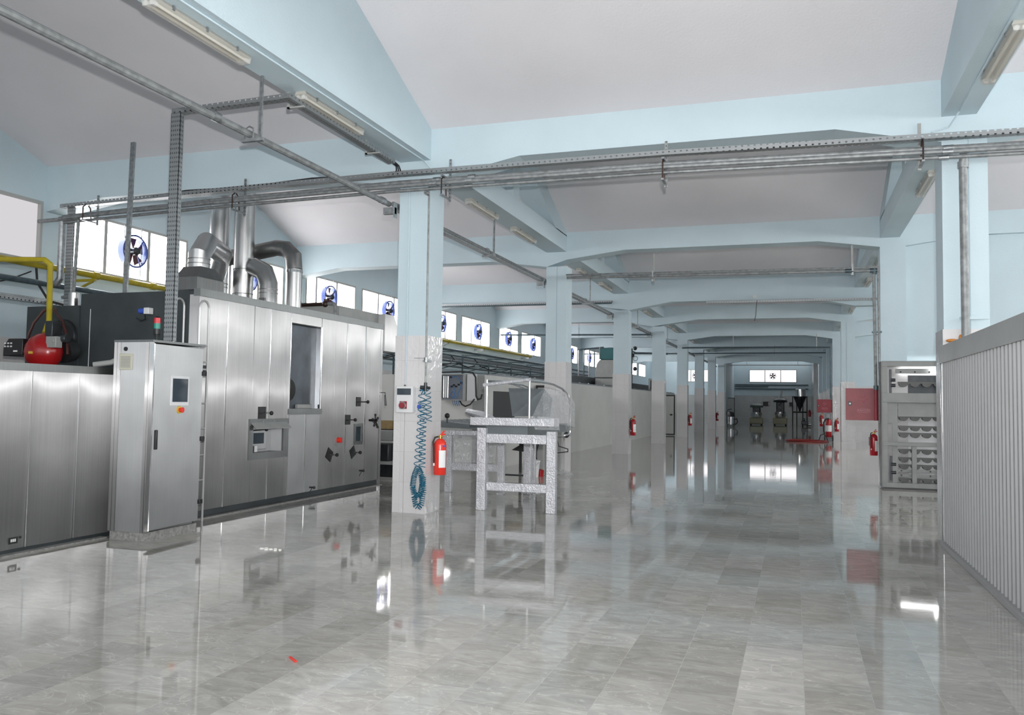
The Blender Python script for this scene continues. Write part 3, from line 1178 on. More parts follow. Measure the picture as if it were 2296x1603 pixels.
for lab, a, b, c, d, y, r in pl:
    q = bow(a, b, c, d, y)
    pipe(lab, q, r, PIPE, 'cross rack pipes', couplings=[(Vector(q[2]) + Vector((0.3 + r * 8, 0, 0)), (1, 0, 0)), (Vector(q[4]) + Vector((-0.9 + r * 6, 0, 0.01)), (1, 0, 0)),
                                                    (Vector((-4.1 + r * 5, y, b)), (1, 0, 0))])
for X, w, z in ((-10.25, 'near the left window corner', 4.6), (-7.55, 'above the tall duct', 4.67), (-4.33, 'just right of the near pillar top', 4.70),
                (-1.48, 'in the middle of the hall', 4.70), (1.32, 'left of the tall right pillar', 4.66), (4.6, 'beyond the right pillar', 4.66)):
    t = thing('rack_hanger', 'flat slotted steel hanger of the pipe rack %s' % w, 'hanger', (X, 10.12, z), 'cross rack hangers')
    obj('strap', MB().box(X - 0.018, X + 0.018, 10.14, 10.15, 4.13, z), PERF if X < 0 else FRAMEGREY, t)
    obj('cross_arm', MB().box(X - 0.015, X + 0.015, 9.86, 10.15, 4.405, 4.425).box(X - 0.015, X + 0.015, 9.85, 10.15, 4.15, 4.17), GALV, t)
    obj('pipe_clamp', MB().tube([(X, 9.86, 4.17), (X, 9.86, 4.36), (X, 9.93, 4.42), (X, 10.0, 4.36), (X, 10.02, 4.17)], 0.009, 6), BROWNPIPE, t)

# left end of the rack: drops along the window
pipe('thick vertical pipe at the left end of the cross rack', [(-10.76, 9.97, 4.22), (-10.76, 9.97, 3.30), (-10.82, 9.97, 3.22), (-10.98, 9.97, 3.20)], 0.05, GALV)
pipe('thin vertical pipe left of the bright window with the fan', [(-10.42, 9.95, 4.24), (-10.46, 9.95, 3.05), (-10.52, 9.95, 3.0), (-10.7, 9.97, 3.0)], 0.025, PIPE)
tag(obj('channel_post', MB().box(-10.68, -10.56, 9.98, 10.02, 2.85, 4.40), PERF), 'perforated channel post between the vertical pipes at the left window', 'channel post')
pipe('short horizontal pipe end poking left past the rack corner', [(-11.2, 9.93, 4.2), (-10.4, 9.93, 4.21)], 0.03, PIPE)

# lengthwise tray over the cabinet and along the near beam
t = thing('cable_tray', 'dark cable tray from the cabinet post to the near pillar', 'cable tray', (-6.38, 7.36, 4.6))
m = MB()
for a, b in (((-6.42, 7.36, 4.6), (-4.93, 7.36, 4.62)), ((-4.98, 7.3, 4.62), (-4.98, 9.72, 4.6))):
    a, b = Vector(a), Vector(b)
    s = (b - a).normalized().cross(Vector((0, 0, 1))) * 0.05
    m.bar(a + s, b + s, 0.004, 0.05)
    m.bar(a - s, b - s, 0.004, 0.05)
    m.bar(a + Vector((0, 0, -0.025)), b + Vector((0, 0, -0.025)), 0.1, 0.004)
obj('channel', m, PERFH, t)
m = MB()
for j in range(3):
    dz = 0.008 * j
    m.tube([(-6.35, 7.33 + 0.02 * j, 4.6), (-5.05, 7.34 + 0.02 * j, 4.615), (-4.99 + 0.015 * j, 7.5, 4.61), (-4.99 + 0.015 * j, 9.7, 4.60 + dz),
            (-4.98 + 0.02 * j, 9.85, 4.58), (-5.0 + 0.03 * j, 9.9, 4.53), (-5.08 + 0.04 * j, 9.93, 4.48)], 0.009, 6)
obj('cable_bundle', m, BLACK, t)
m = MB()
for y in (7.5, 9.2):
    m.box(-5.08, -4.88, y - 0.015, y + 0.015, 4.555, 4.57).box(-5.08, -5.05, y - 0.015, y + 0.015, 4.555, 4.73)
obj('support_arm', m, FRAMEGREY, t)
tag(obj('channel_post', MB().box(-6.44, -6.32, 7.33, 7.337, 2.09, 4.63).box(-6.44, -6.437, 7.33, 7.39, 2.09, 4.63).box(-6.323, -6.32, 7.33, 7.39, 2.09, 4.63), PERF),
    'tall perforated steel channel post standing on the control cabinet', 'channel post')
tag(obj('channel_post', MB().bar((-8.755, 9.2, 2.80), (-8.715, 9.2, 5.02), 0.07, 0.03, (0, 1, 0)), GALV),
    'slim slotted steel bar standing free behind the oven top', 'channel post')

# drop on the near pillar
t = thing('pipe', 'thin air pipe running down the front of the near pillar', 'pipe', (-4.61, 10.1, 1.66))
obj('run', MB().tube([(-4.61, 9.97, 4.25), (-4.61, 10.1, 4.22), (-4.605, 10.1, 1.72)], 0.013, 8), PIPE, t)
obj('coupling', MB().cyl((-4.61, 10.0, 4.24), (-4.61, 10.06, 4.24), 0.03).cyl((-4.605, 10.1, 2.0), (-4.605, 10.1, 2.06), 0.028), GALV, t)
obj('clamp', MB().box(-4.78, -4.58, 10.095, 10.105, 2.05, 2.058).box(-4.65, -4.56, 10.09, 10.18, 2.0, 2.03), GALV, t)
obj('valve', MB().cyl((-4.605, 10.1, 1.62), (-4.605, 10.1, 1.73), 0.022).cyl((-4.68, 10.1, 1.66), (-4.54, 10.1, 1.66), 0.018).box(-4.66, -4.61, 10.05, 10.09, 1.66, 1.69), DARKMETAL, t)
# white wall socket box
t = thing('socket_box', 'grey white socket box with dark breaker window and red industrial plug on the near pillar', 'socket box', (-4.91, 10.18, 1.33))
obj('enclosure', MB().box(-5.03, -4.79, 10.10, 10.188, 1.33, 1.68), WHITEPL, t, bevel=0.006)
obj('breaker_window', MB().box(-5.015, -4.815, 10.09, 10.10, 1.565, 1.65), GLASSDARK, t, bevel=0.003)
m = MB()
m.box(-4.97, -4.87, 10.085, 10.10, 1.38, 1.48)
m.rot(0, Matrix.Translation((-4.92, 0, 1.43)) @ Matrix.Rotation(0.0, 4, 'Y') @ Matrix.Translation((4.92, 0, -1.43)))
obj('plug_flange', m, CABRED, t)
obj('red_plug', MB().lathe([(0.0, -0.07), (0.030, -0.07), (0.04, -0.05), (0.04, 0.0)], (-4.92, 10.085, 1.425), 20, 'Y'), CABRED, t)
obj('plug_ring', MB().lathe([(0.041, -0.03), (0.05, -0.03), (0.05, -0.01), (0.041, -0.01), (0.041, -0.03)], (-4.92, 10.085, 1.425), 20, 'Y'), GALV, t)
obj('screw_cap', MB().cyl((-4.93, 10.15, 1.68), (-4.93, 10.15, 1.70), 0.012), BLACK, t)
tag(obj('plastic_sleeve', MB().box(-4.785, -4.70, 10.172, 10.186, 1.30, 1.66), FILM), 'clear plastic sleeve taped beside the socket box', 'plastic sleeve')
tag(obj('tag_label', MB().cyl((-4.725, 10.165, 1.41), (-4.725, 10.171, 1.41), 0.03, seg=12), LABELB), 'small round blue tag beside the coiled hose', 'tag')
pipe('two thin white conduits rising up the near pillar to the socket box', [(-4.93, 10.172, 1.70), (-4.93, 10.172, 4.35)], 0.008, BLUE, name='conduit', cat='conduit')

# coiled blue hose
t = thing('coiled_air_hose', 'long blue spiral air hose hanging from the valve on the near pillar', 'hose', (-4.62, 10.12, 0.08))
def helix(path, R, turns, squash=0.6):
    pts = []
    path = [Vector(p) for p in path]
    seg = [(b - a).length for a, b in zip(path[:-1], path[1:])]
    tot = sum(seg)
    N = int(turns * 12)
    for i in range(N + 1):
        s = tot * i / N
        j = 0
        while j < len(seg) - 1 and s > seg[j]:
            s -= seg[j]
            j += 1
        a, b = path[j], path[j + 1]
        p = a.lerp(b, s / seg[j])
        d = (b - a).normalized()
        u = d.cross(Vector((0, 1, 0))).normalized()
        an = 2 * PI * turns * i / N
        pts.append(p + u * (R * math.cos(an)) + Vector((0, 1, 0)) * (R * squash * math.sin(an)))
    return pts
Y_H = 10.115
m = MB()
m.tube(helix([(-4.66, Y_H, 1.60), (-4.67, Y_H, 1.2), (-4.71, Y_H, 0.62)], 0.047, 11), 0.0055, 6)
m.tube(helix([(-4.64, Y_H + 0.005, 1.50), (-4.64, Y_H, 0.62)], 0.045, 15), 0.0055, 6)
obj('hanging_coil', m, HOSEBLUE, t)
obj('short_coil', MB().tube(helix([(-4.575, Y_H, 1.60), (-4.55, Y_H, 1.22)], 0.038, 6), 0.0055, 6), HOSEBLUE, t)
m = MB()
m.tube(helix([(-4.62 + 0.05 * math.cos(a), Y_H, 1.63 + 0.03 * math.sin(a)) for a in [i * 0.7 for i in range(8)]], 0.03, 7), 0.006, 6)
obj('knotted_end', m, HOSEBLUE, t)
m = MB()
ring = [(-4.70, Y_H, 0.62), (-4.75, Y_H, 0.5), (-4.77, Y_H, 0.36), (-4.74, Y_H, 0.26), (-4.69, Y_H, 0.23), (-4.65, Y_H, 0.28), (-4.63, Y_H, 0.4), (-4.645, Y_H, 0.52), (-4.69, Y_H, 0.6)]
m.tube(helix(ring, 0.036, 40, 0.8), 0.0055, 6)
ring = [(-4.75, Y_H, 0.24), (-4.72, Y_H, 0.12), (-4.68, Y_H, 0.09), (-4.64, Y_H, 0.13), (-4.61, Y_H, 0.3), (-4.62, Y_H, 0.5)]
m.tube(helix(ring, 0.034, 22, 0.8), 0.0055, 6)
obj('bunched_loops', m, HOSEBLUE, t)

# ------------------------------------------------------------------ fire extinguishers
def make_ext(mat):
    t = thing('fire_extinguisher', 'x', 'fire extinguisher', (0, 0, 0), 'red hanging fire extinguishers')
    obj('cylinder', MB().lathe([(0.0, 0.0), (0.076, 0.0), (0.083, 0.012), (0.083, 0.40), (0.075, 0.44), (0.045, 0.475), (0.022, 0.485), (0.0, 0.485)], (0, 0, 0), 24), mat, t, local=True)
    obj('valve', MB().cyl((0, 0, 0.48), (0, 0, 0.53), 0.018).cyl((-0.03, 0, 0.51), (0.03, 0, 0.51), 0.012).sphere((0.03, -0.02, 0.515), 0.017, 10), BRASS, t, local=True)
    obj('handle', MB().bar((0.0, 0, 0.525), (0.055, 0, 0.59), 0.02, 0.012, (0, 1, 0)).bar((-0.005, 0, 0.53), (0.075, 0, 0.545), 0.02, 0.01, (0, 1, 0)), mat, t, local=True)
    obj('hose', MB().tube([(-0.03, 0, 0.51), (-0.06, -0.04, 0.50), (-0.075, -0.07, 0.44), (-0.06, -0.078, 0.35), (-0.055, -0.078, 0.16)], 0.011, 8), RUBBER, t, local=True)
    obj('nozzle', MB().cyl((-0.055, -0.078, 0.16), (-0.055, -0.078, 0.125), 0.010, 0.014, 8), WHITEPL, t, local=True)
    def wrap(a0, a1, z0, z1, r=0.0842):
        n = 8
        vs, fs = [], []
        for i in range(n + 1):
            a = a0 + (a1 - a0) * i / n
            vs += [(r * math.cos(a), r * math.sin(a), z0), (r * math.cos(a), r * math.sin(a), z1)]
        for i in range(n):
            fs.append((2 * i, 2 * i + 2, 2 * i + 3, 2 * i + 1))
        return MB().add(vs, fs)
    obj('paper_label', wrap(-1.35, -0.1, 0.10, 0.33), LABEL, t, local=True)
    obj('small_blue_tag', wrap(-0.75, -0.3, 0.375, 0.40), LABELB, t, local=True)
    obj('wall_hook', MB().box(-0.10, -0.088, -0.01, 0.01, 0.22, 0.42), RUBBER, t, local=True)
    return t
ep = make_ext(EXTRED)
exts = [((-4.53, 10.45, 0.50), 'large bright red fire extinguisher hanging beside the near pillar', 0),
        ((-4.53, YK(3) + 0.25, 0.55), 'fire extinguisher on the right side of the third left pillar', 0),
        ((-4.53, YK(5) + 0.25, 0.52), 'fire extinguisher on the fifth left pillar beyond the black framed door', 0),
        ((-4.53, YK(7) + 0.2, 0.50), 'tiny far fire extinguisher on the seventh left pillar', 0),
        ((1.43, 17.5, 0.57), 'dark red fire extinguisher left of the steel tray machine', PI),
        ((1.70, YK(5) - 0.11, 0.42), 'fire extinguisher on the pillar right of the wheeled extinguisher', PI / 2),
        ((1.10, YK(5) + 0.1, 0.62), 'fire extinguisher hanging left of the wheeled extinguisher', 0)]
for i, (p, s, rz) in enumerate(exts):
    o = ep if i == 0 else copy_tree(ep)
    o.location = p
    if i in (4,):
        o.scale = (0.85, 0.85, 0.85)
    o['label'] = s
# darker red on the distant ones
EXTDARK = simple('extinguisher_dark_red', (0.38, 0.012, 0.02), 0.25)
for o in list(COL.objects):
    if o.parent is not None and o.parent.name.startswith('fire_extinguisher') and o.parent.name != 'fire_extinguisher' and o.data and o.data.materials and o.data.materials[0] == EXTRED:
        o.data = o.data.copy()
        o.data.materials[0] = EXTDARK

# wheeled extinguisher
t = thing('wheeled_extinguisher', 'wheeled red extinguisher trolley standing below the far hydrant cabinet', 'fire extinguisher', (1.33, 38.2, 0))
obj('cylinder', MB().lathe([(0.0, 0.18), (0.11, 0.18), (0.12, 0.2), (0.12, 0.85), (0.09, 0.93), (0.03, 0.97), (0, 0.97)], (1.36, 38.25, 0), 20), EXTDARK, t)
obj('paper_label', MB().lathe([(0.122, 0.42), (0.122, 0.68)], (1.36, 38.25, 0), 20, cap=False), LABEL, t)
for s in (-1, 1):
    obj('wheel', MB().lathe([(0.0, -0.02), (0.12, -0.025), (0.14, -0.01), (0.14, 0.01), (0.12, 0.025), (0, 0.02)], (1.36 + s * 0.16, 38.2, 0.14), 20, 'X'), RUBBER, t)
obj('cart_handle', MB().tube([(1.26, 38.36, 0.2), (1.26, 38.36, 1.15), (1.30, 38.36, 1.2), (1.42, 38.36, 1.2), (1.46, 38.36, 1.15), (1.46, 38.36, 0.2)], 0.014, 8), PIPE, t)
obj('discharge_hose', MB().tube([(1.36, 38.2, 0.97), (1.25, 38.1, 0.95), (1.16, 38.1, 0.8), (1.16, 38.1, 0.45), (1.2, 38.1, 0.3)], 0.035, 8), RUBBER, t)
obj('axle', MB().cyl((1.19, 38.2, 0.14), (1.53, 38.2, 0.14), 0.012), PIPE, t)
# hose on the floor
m = MB()
pts = []
for i in range(75):
    a = i * 0.40
    rr = 0.85 + 0.10 * math.sin(i * 0.37)
    pts.append((0.52 + rr * math.cos(a) * 0.95, 37.3 + (rr * 0.9 + 0.2 * math.sin(i * 0.21)) * math.sin(a), 0.02 + 0.0005 * i))
tag(obj('fire_hose', MB().tube(pts, 0.018, 6), HOSERED), 'loose coils of red fire hose spread on the floor', 'hose')
tag(obj('hose_nozzle', MB().tube([(0.95, 37.6, 0.06), (1.02, 37.6, 0.28), (1.15, 37.6, 0.33), (1.25, 37.65, 0.2), (1.3, 37.7, 0.05)], 0.02, 8), RUBBER), 'dark loop of hose end beside the red fire hose', 'hose')

# hydrant cabinets
def hydrant(x0, x1, y, z0, z1, label):
    t = thing('hydrant_cabinet', label, 'hydrant cabinet', ((x0 + x1) / 2, y, z0), 'red hydrant cabinets')
    obj('body', MB().box(x0 + 0.02, x1 + 0.04, y + 0.02, y + 0.22, z0 + 0.01, z1 - 0.01), CABRED, t)
    d = obj('door', MB().box(x0, x1, y - 0.002, y + 0.018, z0, z1), CABRED, t, bevel=0.004)
    lx, lz = x0 + 0.075, z0 + (z1 - z0) * 0.52
    obj('lock', MB().box(lx - 0.032, lx + 0.032, y - 0.014, y - 0.002, lz - 0.04, lz + 0.04), BLACK, d).location = (0, 0, 0)
    obj('lock_button', MB().cyl((lx, y - 0.02, lz), (lx, y - 0.014, lz), 0.018), LABEL, d)
    cx = (x0 + x1) / 2 + 0.03
    # embossed flame emblem and word plate
    em = MB()
    ez = z0 + (z1 - z0) * 0.70
    em.tube([(cx - 0.07, y - 0.004, ez), (cx - 0.03, y - 0.004, ez - 0.05), (cx, y - 0.004, ez - 0.085), (cx + 0.03, y - 0.004, ez - 0.05), (cx + 0.08, y - 0.004, ez)], 0.008, 6)
    em.tube([(cx - 0.06, y - 0.004, ez), (cx - 0.02, y - 0.004, ez + 0.02), (cx, y - 0.004, ez - 0.01), (cx + 0.02, y - 0.004, ez + 0.02), (cx + 0.07, y - 0.004, ez)], 0.007, 6)
    em.tube([(cx - 0.035, y - 0.004, ez + 0.06), (cx - 0.02, y - 0.004, ez + 0.035), (cx - 0.03, y - 0.004, ez + 0.02)], 0.006, 6)
    em.tube([(cx + 0.0, y - 0.004, ez + 0.07), (cx + 0.015, y - 0.004, ez + 0.045), (cx + 0.035, y - 0.004, ez + 0.06)], 0.006, 6)
    obj('embossed_emblem', em, CABRED2, d)
    oz = z0 + (z1 - z0) * 0.30
    ov = []
    for i in range(24):
        a = 2 * PI * i / 24
        ex = max(-1, min(1, 1.3 * math.cos(a))) * 0.085 + 0.03 * math.cos(a)
        ov.append((cx + ex, y - 0.005, oz + 0.034 * max(-1, min(1, 1.2 * math.sin(a)))))
    obj('embossed_oval', MB().tube(ov, 0.005, 6, closed=True), CABRED2, d)
    M = Matrix.Translation((cx - (x0 + x1) / 2, -0.006, oz - z0)) @ Matrix.Rotation(PI / 2, 4, 'X')
    text_mesh('YANGIN', 0.058, 0.003, 'embossed_word', CABRED2, d, M)
    for z in (z0 + 0.1, z1 - 0.1):
        obj('hinge', MB().cyl((x1, y - 0.006, z - 0.03), (x1, y - 0.006, z + 0.03), 0.008), CABRED, t)
    return t
CABRED2 = simple('embossed_pale_red', (0.50, 0.16, 0.19), 0.35)  # paler red so the embossing stands out from the door
hydrant(0.93, 1.51, 17.40, 1.24, 1.85, 'large red hydrant cabinet with lock and embossed word, left of the tray machine')
hydrant(0.90, 1.48, YK(5) + 0.02, 1.22, 1.79, 'small looking far red hydrant cabinet above the wheeled extinguisher')

# second cross pipe run with its drop into the near hydrant cabinet
t = thing('pipe', 'pair of pipes crossing the hall at the second beam and dropping to the hydrant cabinet', 'pipe', (-1.5, 17.2, 4.1))
obj('run', MB().tube([(-4.6, 17.2, 4.15), (1.43, 17.2, 4.09), (1.45, 17.2, 1.86)], 0.03, 10), PIPE, t)
obj('thin_run', MB().tube([(-4.6, 17.13, 4.20), (1.50, 17.15, 4.14), (1.51, 17.17, 1.2)], 0.018, 8), PIPE, t)
obj('coupling', MB().cyl((1.36, 17.2, 4.09), (1.50, 17.2, 4.09), 0.042).cyl((1.44, 17.2, 4.02), (1.44, 17.2, 4.16), 0.042).cyl((0.92, 17.2, 4.1), (1.05, 17.2, 4.1), 0.04)
    .cyl((1.45, 17.2, 1.82), (1.45, 17.2, 1.90), 0.042), DARKPIPE, t)
obj('red_painted_end', MB().cyl((1.45, 17.2, 1.24), (1.45, 17.2, 1.84), 0.032), CABRED, t)
obj('pipe_clip', MB().box(1.39, 1.56, 17.15, 17.25, 2.9, 2.93), DARKPIPE, t)
for X, w in ((-2.76, 'left one above the middle of the hall'), (1.05, 'right one close to the hydrant pipe')):
    t = thing('pipe_hanger', 'square steel hanger of the second cross pipe, %s' % w, 'hanger', (X, 17.28, 4.7), 'second run hangers')
    obj('rod', MB().box(X - 0.02, X + 0.02, 17.26, 17.30, 4.02, 4.60), FRAMEGREY, t)
    obj('clamp', MB().box(X - 0.015, X + 0.015, 17.10, 17.30, 4.06, 4.075).box(X - 0.015, X + 0.015, 17.10, 17.11, 4.0, 4.22), GALV, t)
# third: perforated tray with pipe
def xtray(y, x0, x1, z, label, dz=-0.07, pipe_r=0.02, px1=None):
    t = thing('cable_tray', label, 'cable tray', ((x0 + x1) / 2, y, z), 'far cross trays')
    m = MB().box(x0, x1, y - 0.05, y - 0.046, z - 0.03, z + 0.03).box(x0, x1, y + 0.046, y + 0.05, z - 0.03, z + 0.03).box(x0, x1, y - 0.05, y + 0.05, z - 0.032, z - 0.028)
    obj('channel', m, PERFH, t)
    obj('cable_bundle', MB().tube([(x0, y, z - 0.01), (x1, y, z - 0.01)], 0.02, 6), BLACK, t)
    return t
xtray(24.36, -11.0, -5.12, 4.50, 'perforated tray crossing the left aisle beyond the second pillar')
xtray(24.36, -2.40, 2.1, 4.40, 'bright perforated tray under the third beam in the main aisle')
pipe('thin pipe below the left aisle cable tray', [(-10.6, 24.29, 4.445), (-5.12, 24.29, 4.445)], 0.025, DARKPIPE, 'far cross pipes')
tag(obj('junction_box', MB().box(-1.11, -1.01, 24.38, 24.44, 4.50, 4.58), WHITEPL), 'small square box above the bright cable tray', 'junction box')
pipe('thin wire dangling from the bright cable tray', [(-1.0, 24.3, 4.42), (-1.03, 24.28, 4.0), (-1.06, 24.28, 3.85)], 0.008, RUBBER, name='cable', cat='cable')
pipe('pipe crossing the left aisle in front of the windows with two fans', [(-11.1, 31.4, 4.13), (-5.12, 31.4, 4.08)], 0.032, DARKPIPE, 'far cross pipes')
pipe('pipe crossing the main aisle at the fifth beam and dropping right', [(-4.85, 38.62, 4.05), (-4.6, 38.5, 4.05), (1.45, 38.5, 4.03), (1.46, 38.5, 1.8)], 0.035, DARKPIPE, 'far cross pipes')
pipe('pipe crossing the main aisle at the sixth beam', [(-11.2, 45.6, 4.2), (1.5, 45.6, 4.22)], 0.03, DARKPIPE, 'far cross pipes')
for X, y, z in ((-2.6, 38.5, 4.05), (0.9, 38.5, 4.04), (-1.0, 45.6, 4.2), (-7.9, 31.4, 4.1)):
    tag(obj('pipe_hanger', MB().box(X - 0.015, X + 0.015, y + 0.03, y + 0.06, z - 0.08, 4.62), GALV),
        {(-2.6): 'left hanger of the pipe at the fifth beam', 0.9: 'right hanger of the pipe at the fifth beam', -1.0: 'single hanger of the pipe at the sixth beam',
         -7.9: 'hanger of the pipe crossing the left aisle'}[X], 'hanger', 'far pipe hangers')
ft = xtray(YK(8) + 1.2, -4.5, 1.15, 4.3, 'bright tray at the mouth of the far room')
for X in (-3.2, 0.2):
    obj('hanger_rod', MB().box(X - 0.015, X + 0.015, YK(8) + 1.14, YK(8) + 1.15, 4.27, ceil_z(YK(8) + 1.15)), GALV, ft)
for z, x1, w in ((3.12, 1.0, 'highest dark pipe across the end wall below the window'), (2.98, -2.0, 'middle dark pipe on the end wall'), (2.80, 1.0, 'lowest dark pipe on the end wall')):
    pipe(w, [(-4.55, YEND - 0.04, z), (x1, YEND - 0.04, z)], 0.04, DARKPIPE, 'end wall pipes')

# pipe on the tall right pillar
t = thing('pipe', 'thick grey pipe running down the tall right pillar', 'pipe', (1.74, 10.05, 2.2))
obj('run', MB().tube([(1.735, 10.0, 4.25), (1.735, 10.06, 4.15), (1.745, 10.08, 1.9)], 0.042, 12), PIPE, t)
obj('collar', MB().cyl((1.735, 10.06, 4.10), (1.735, 10.06, 4.17), 0.055), GALV, t)
obj('wall_bracket', MB().box(1.70, 1.98, 10.13, 10.16, 2.46, 2.49), BLUE, t)
tag(obj('foam_blob', MB().sphere((1.62, 10.12, 2.23), 0.04, 8, (1.6, 1, 0.5)).sphere((1.70, 10.12, 2.26), 0.03, 8, (0.6, 1, 1.2)), FOAM), 'dried orange foam between right pillar and partition', 'foam')

# ------------------------------------------------------------------ corrugated partition on the right
t = thing('corrugated_partition', 'grey vertically ribbed sheet partition along the right edge', 'partition', (1.58, 6.7, 0))
prof = []
y = 2.6
while y < 10.28:
    prof += [(1.545, y), (1.545, y + 0.062), (1.530, y + 0.072), (1.530, y + 0.098), (1.545, y + 0.108)]
    y += 0.125
poly_front = prof + [(1.545, 10.30)]
vs = [(p[0], p[1], 0.05) for p in poly_front] + [(p[0], p[1], 2.02) for p in poly_front]
n = len(poly_front)
obj('ribbed_sheet', MB().add(vs, [(i, i + n, i + n + 1, i + 1) for i in range(n - 1)]), CLAD, t, smooth=False)
obj('core', MB().box(1.548, 1.70, 2.6, 10.30, 0, 2.17), WHITESHEET, t, smooth=False)
m = MB()
prev = None
vs, fs = [], []
for i in range(60):
    y = 2.6 + (10.32 - 2.6) * i / 59
    b = 0.006 * math.sin(i * 1.7) + 0.004 * math.sin(i * 0.6)
    if 0.0 < (y - 9.2) < 0.35:
        b -= 0.012
    vs += [(1.512 + b * 0.3, y, 1.985), (1.526, y, 2.18), (1.72, y, 2.19)]
for i in range(59):
    fs += [(3 * i, 3 * i + 1, 3 * i + 4, 3 * i + 3), (3 * i + 1, 3 * i + 2, 3 * i + 5, 3 * i + 4)]
obj('top_flashing', MB().add(vs, fs), FLASHING, t)
obj('base_trim', MB().box(1.50, 1.546, 2.6, 10.30, 0, 0.055), CLAD, t, bevel=0.004)
obj('corner_trim', MB().box(1.522, 1.56, 10.27, 10.31, 0, 2.0), CHROME, t, bevel=0.004)

# ------------------------------------------------------------------ steel tray machine by the second right pillar
RACKGREY = simple('grey_machine_frame', (0.21, 0.22, 0.215), 0.45, 0.1, noise=0.1)
BULB = emit('lit_work_bulb', (1, 1, 1), 90)
t = thing('tray_proofer', 'grey steel machine frame with rows of scalloped cup trays', 'machine', (2.3, 17.0, 0))
FX0, FX1, FY0, FY1 = 1.53, 3.1, 16.88, 17.36
m = MB()
for a, b in ((FX0, FX0 + 0.09), (FX1 - 0.09, FX1)):
    m.box(a, b, FY0, FY0 + 0.09, 0.03, 2.33).box(a, b, FY1 - 0.09, FY1, 0.03, 2.33)
m.box(FX0, FX1, FY0 - 0.004, FY0 + 0.08, 2.25, 2.335)
m.box(FX0, FX1, FY0 - 0.004, FY0 + 0.05, 1.60, 1.76).box(FX0, FX1, FY0 - 0.01, FY0 + 0.03, 1.585, 1.61)
m.box(FX0, FX1, FY0 - 0.008, FY0 + 0.08, 0.79, 0.86)
m.box(FX0, FX1, FY0 - 0.004, FY0 + 0.08, 0.03, 0.12)
m.box(2.02, 2.10, FY0, FY0 + 0.06, 0.12, 0.79)
obj('frame', m, RACKGREY, t, bevel=0.004, smooth=False)
obj('side_panel', MB().box(FX0 - 0.012, FX0, FY0, FY1, 0.03, 2.34), RACKGREY, t, smooth=False)
obj('top_panel', MB().box(FX0, FX1, FY0, FY1, 2.335, 2.35), RACKGREY, t, smooth=False)
obj('upper_panel', MB().box(1.80, FX1 - 0.09, FY0 + 0.06, FY0 + 0.07, 1.33, 1.585), RACKGREY, t, smooth=False)
obj('inner_plate', MB().box(FX0 + 0.09, 1.79, FY0 + 0.06, FY0 + 0.07, 1.20, 1.585).box(1.70, 1.79, FY0 + 0.05, FY0 + 0.06, 0.12, 1.20), RACKGREY, t, smooth=False)
obj('back_sheet', MB().box(1.80, FX1 - 0.09, FY1 - 0.05, FY1 - 0.04, 0.12, 1.5), WHITEPL, t, smooth=False)
obj('upper_back_sheet', MB().box(1.62, FX1 - 0.09, FY1 - 0.05, FY1 - 0.04, 1.6, 2.1), DARKMETAL, t, smooth=False)
CUPS = simple('dull_cup_metal', (0.06, 0.063, 0.06), 0.4, 0.2, noise=0.2)
def tray(z, y, cups=True, x0=1.80, x1=3.0):
    m = MB().box(x0, x1, y, y + 0.012, z, z + 0.035)
    if cups:
        x = x0 + 0.015
        while x + 0.19 < x1 + 0.02:
            n = 10
            vs, fs = [], []
            for i in range(n + 1):
                a = PI * i / n
                for yy in (y + 0.004, y + 0.16):
                    vs.append((x + 0.088 - 0.075 * math.cos(a), yy, z + 0.0 - 0.062 * math.sin(a)))
            for i in range(n):
                fs.append((2 * i, 2 * i + 2, 2 * i + 3, 2 * i + 1))
            # dished front lip
            c = len(vs)
            vs.append((x + 0.088, y + 0.003, z + 0.01))
            for i in range(n):
                fs.append((c, 2 * i + 2, 2 * i))
            m.add(vs, fs)
            x += 0.192
    o = obj('cup_tray', m, CUPS, t)
    return o
for z in (1.935, 1.42, 1.31, 1.125, 1.00, 0.70, 0.55, 0.42, 0.17):
    tray(z, FY0 + 0.09 + 0.03 * random.random())
for z in (2.12, 1.52, 0.31, 0.225):
    m = MB().box(1.76, 3.0, FY0 + 0.07, FY0 + 0.085, z, z + 0.09 if z > 2 else z + 0.05)
    o = obj('guide_rail', m, RACKGREY, t, smooth=False)
    hs = MB()
    for j in range(5):
        x = 1.85 + j * 0.24
        hs.cyl((x, FY0 + 0.064, z + 0.03), (x, FY0 + 0.069, z + 0.03), 0.016, seg=10)
    obj('punched_hole', hs, BLACK, o)
m = MB()
for z in (2.0, 1.9, 0.3, 0.45):
    m.cyl((1.68, FY0 + 0.06, z), (1.76, FY0 + 0.06, z), 0.03)
m.box(1.66, 1.70, FY0 + 0.07, FY0 + 0.12, 1.75, 2.2).box(1.66, 1.72, FY0 + 0.07, FY0 + 0.12, 0.15, 0.6)
obj('drive_chain', m, DARKMETAL, t)
obj('added_fill_strip', MB().box(2.93, 2.97, FY1 - 0.12, FY1 - 0.08, 0.2, 1.45), LED, t)  # added strip, hidden by the partition, brightens the back sheet
obj('work_bulb', MB().sphere((2.395, FY0 + 0.02, 2.175), 0.022, 10), BULB, t)
obj('lit_strip', MB().box(1.86, 3.0, FY1 - 0.10, FY1 - 0.08, 2.16, 2.20), LED, t)
obj('foot', MB().box(FX0 + 0.01, FX1, FY0 + 0.02, FY1 - 0.02, 0.0, 0.035), BLACK, t, smooth=False)

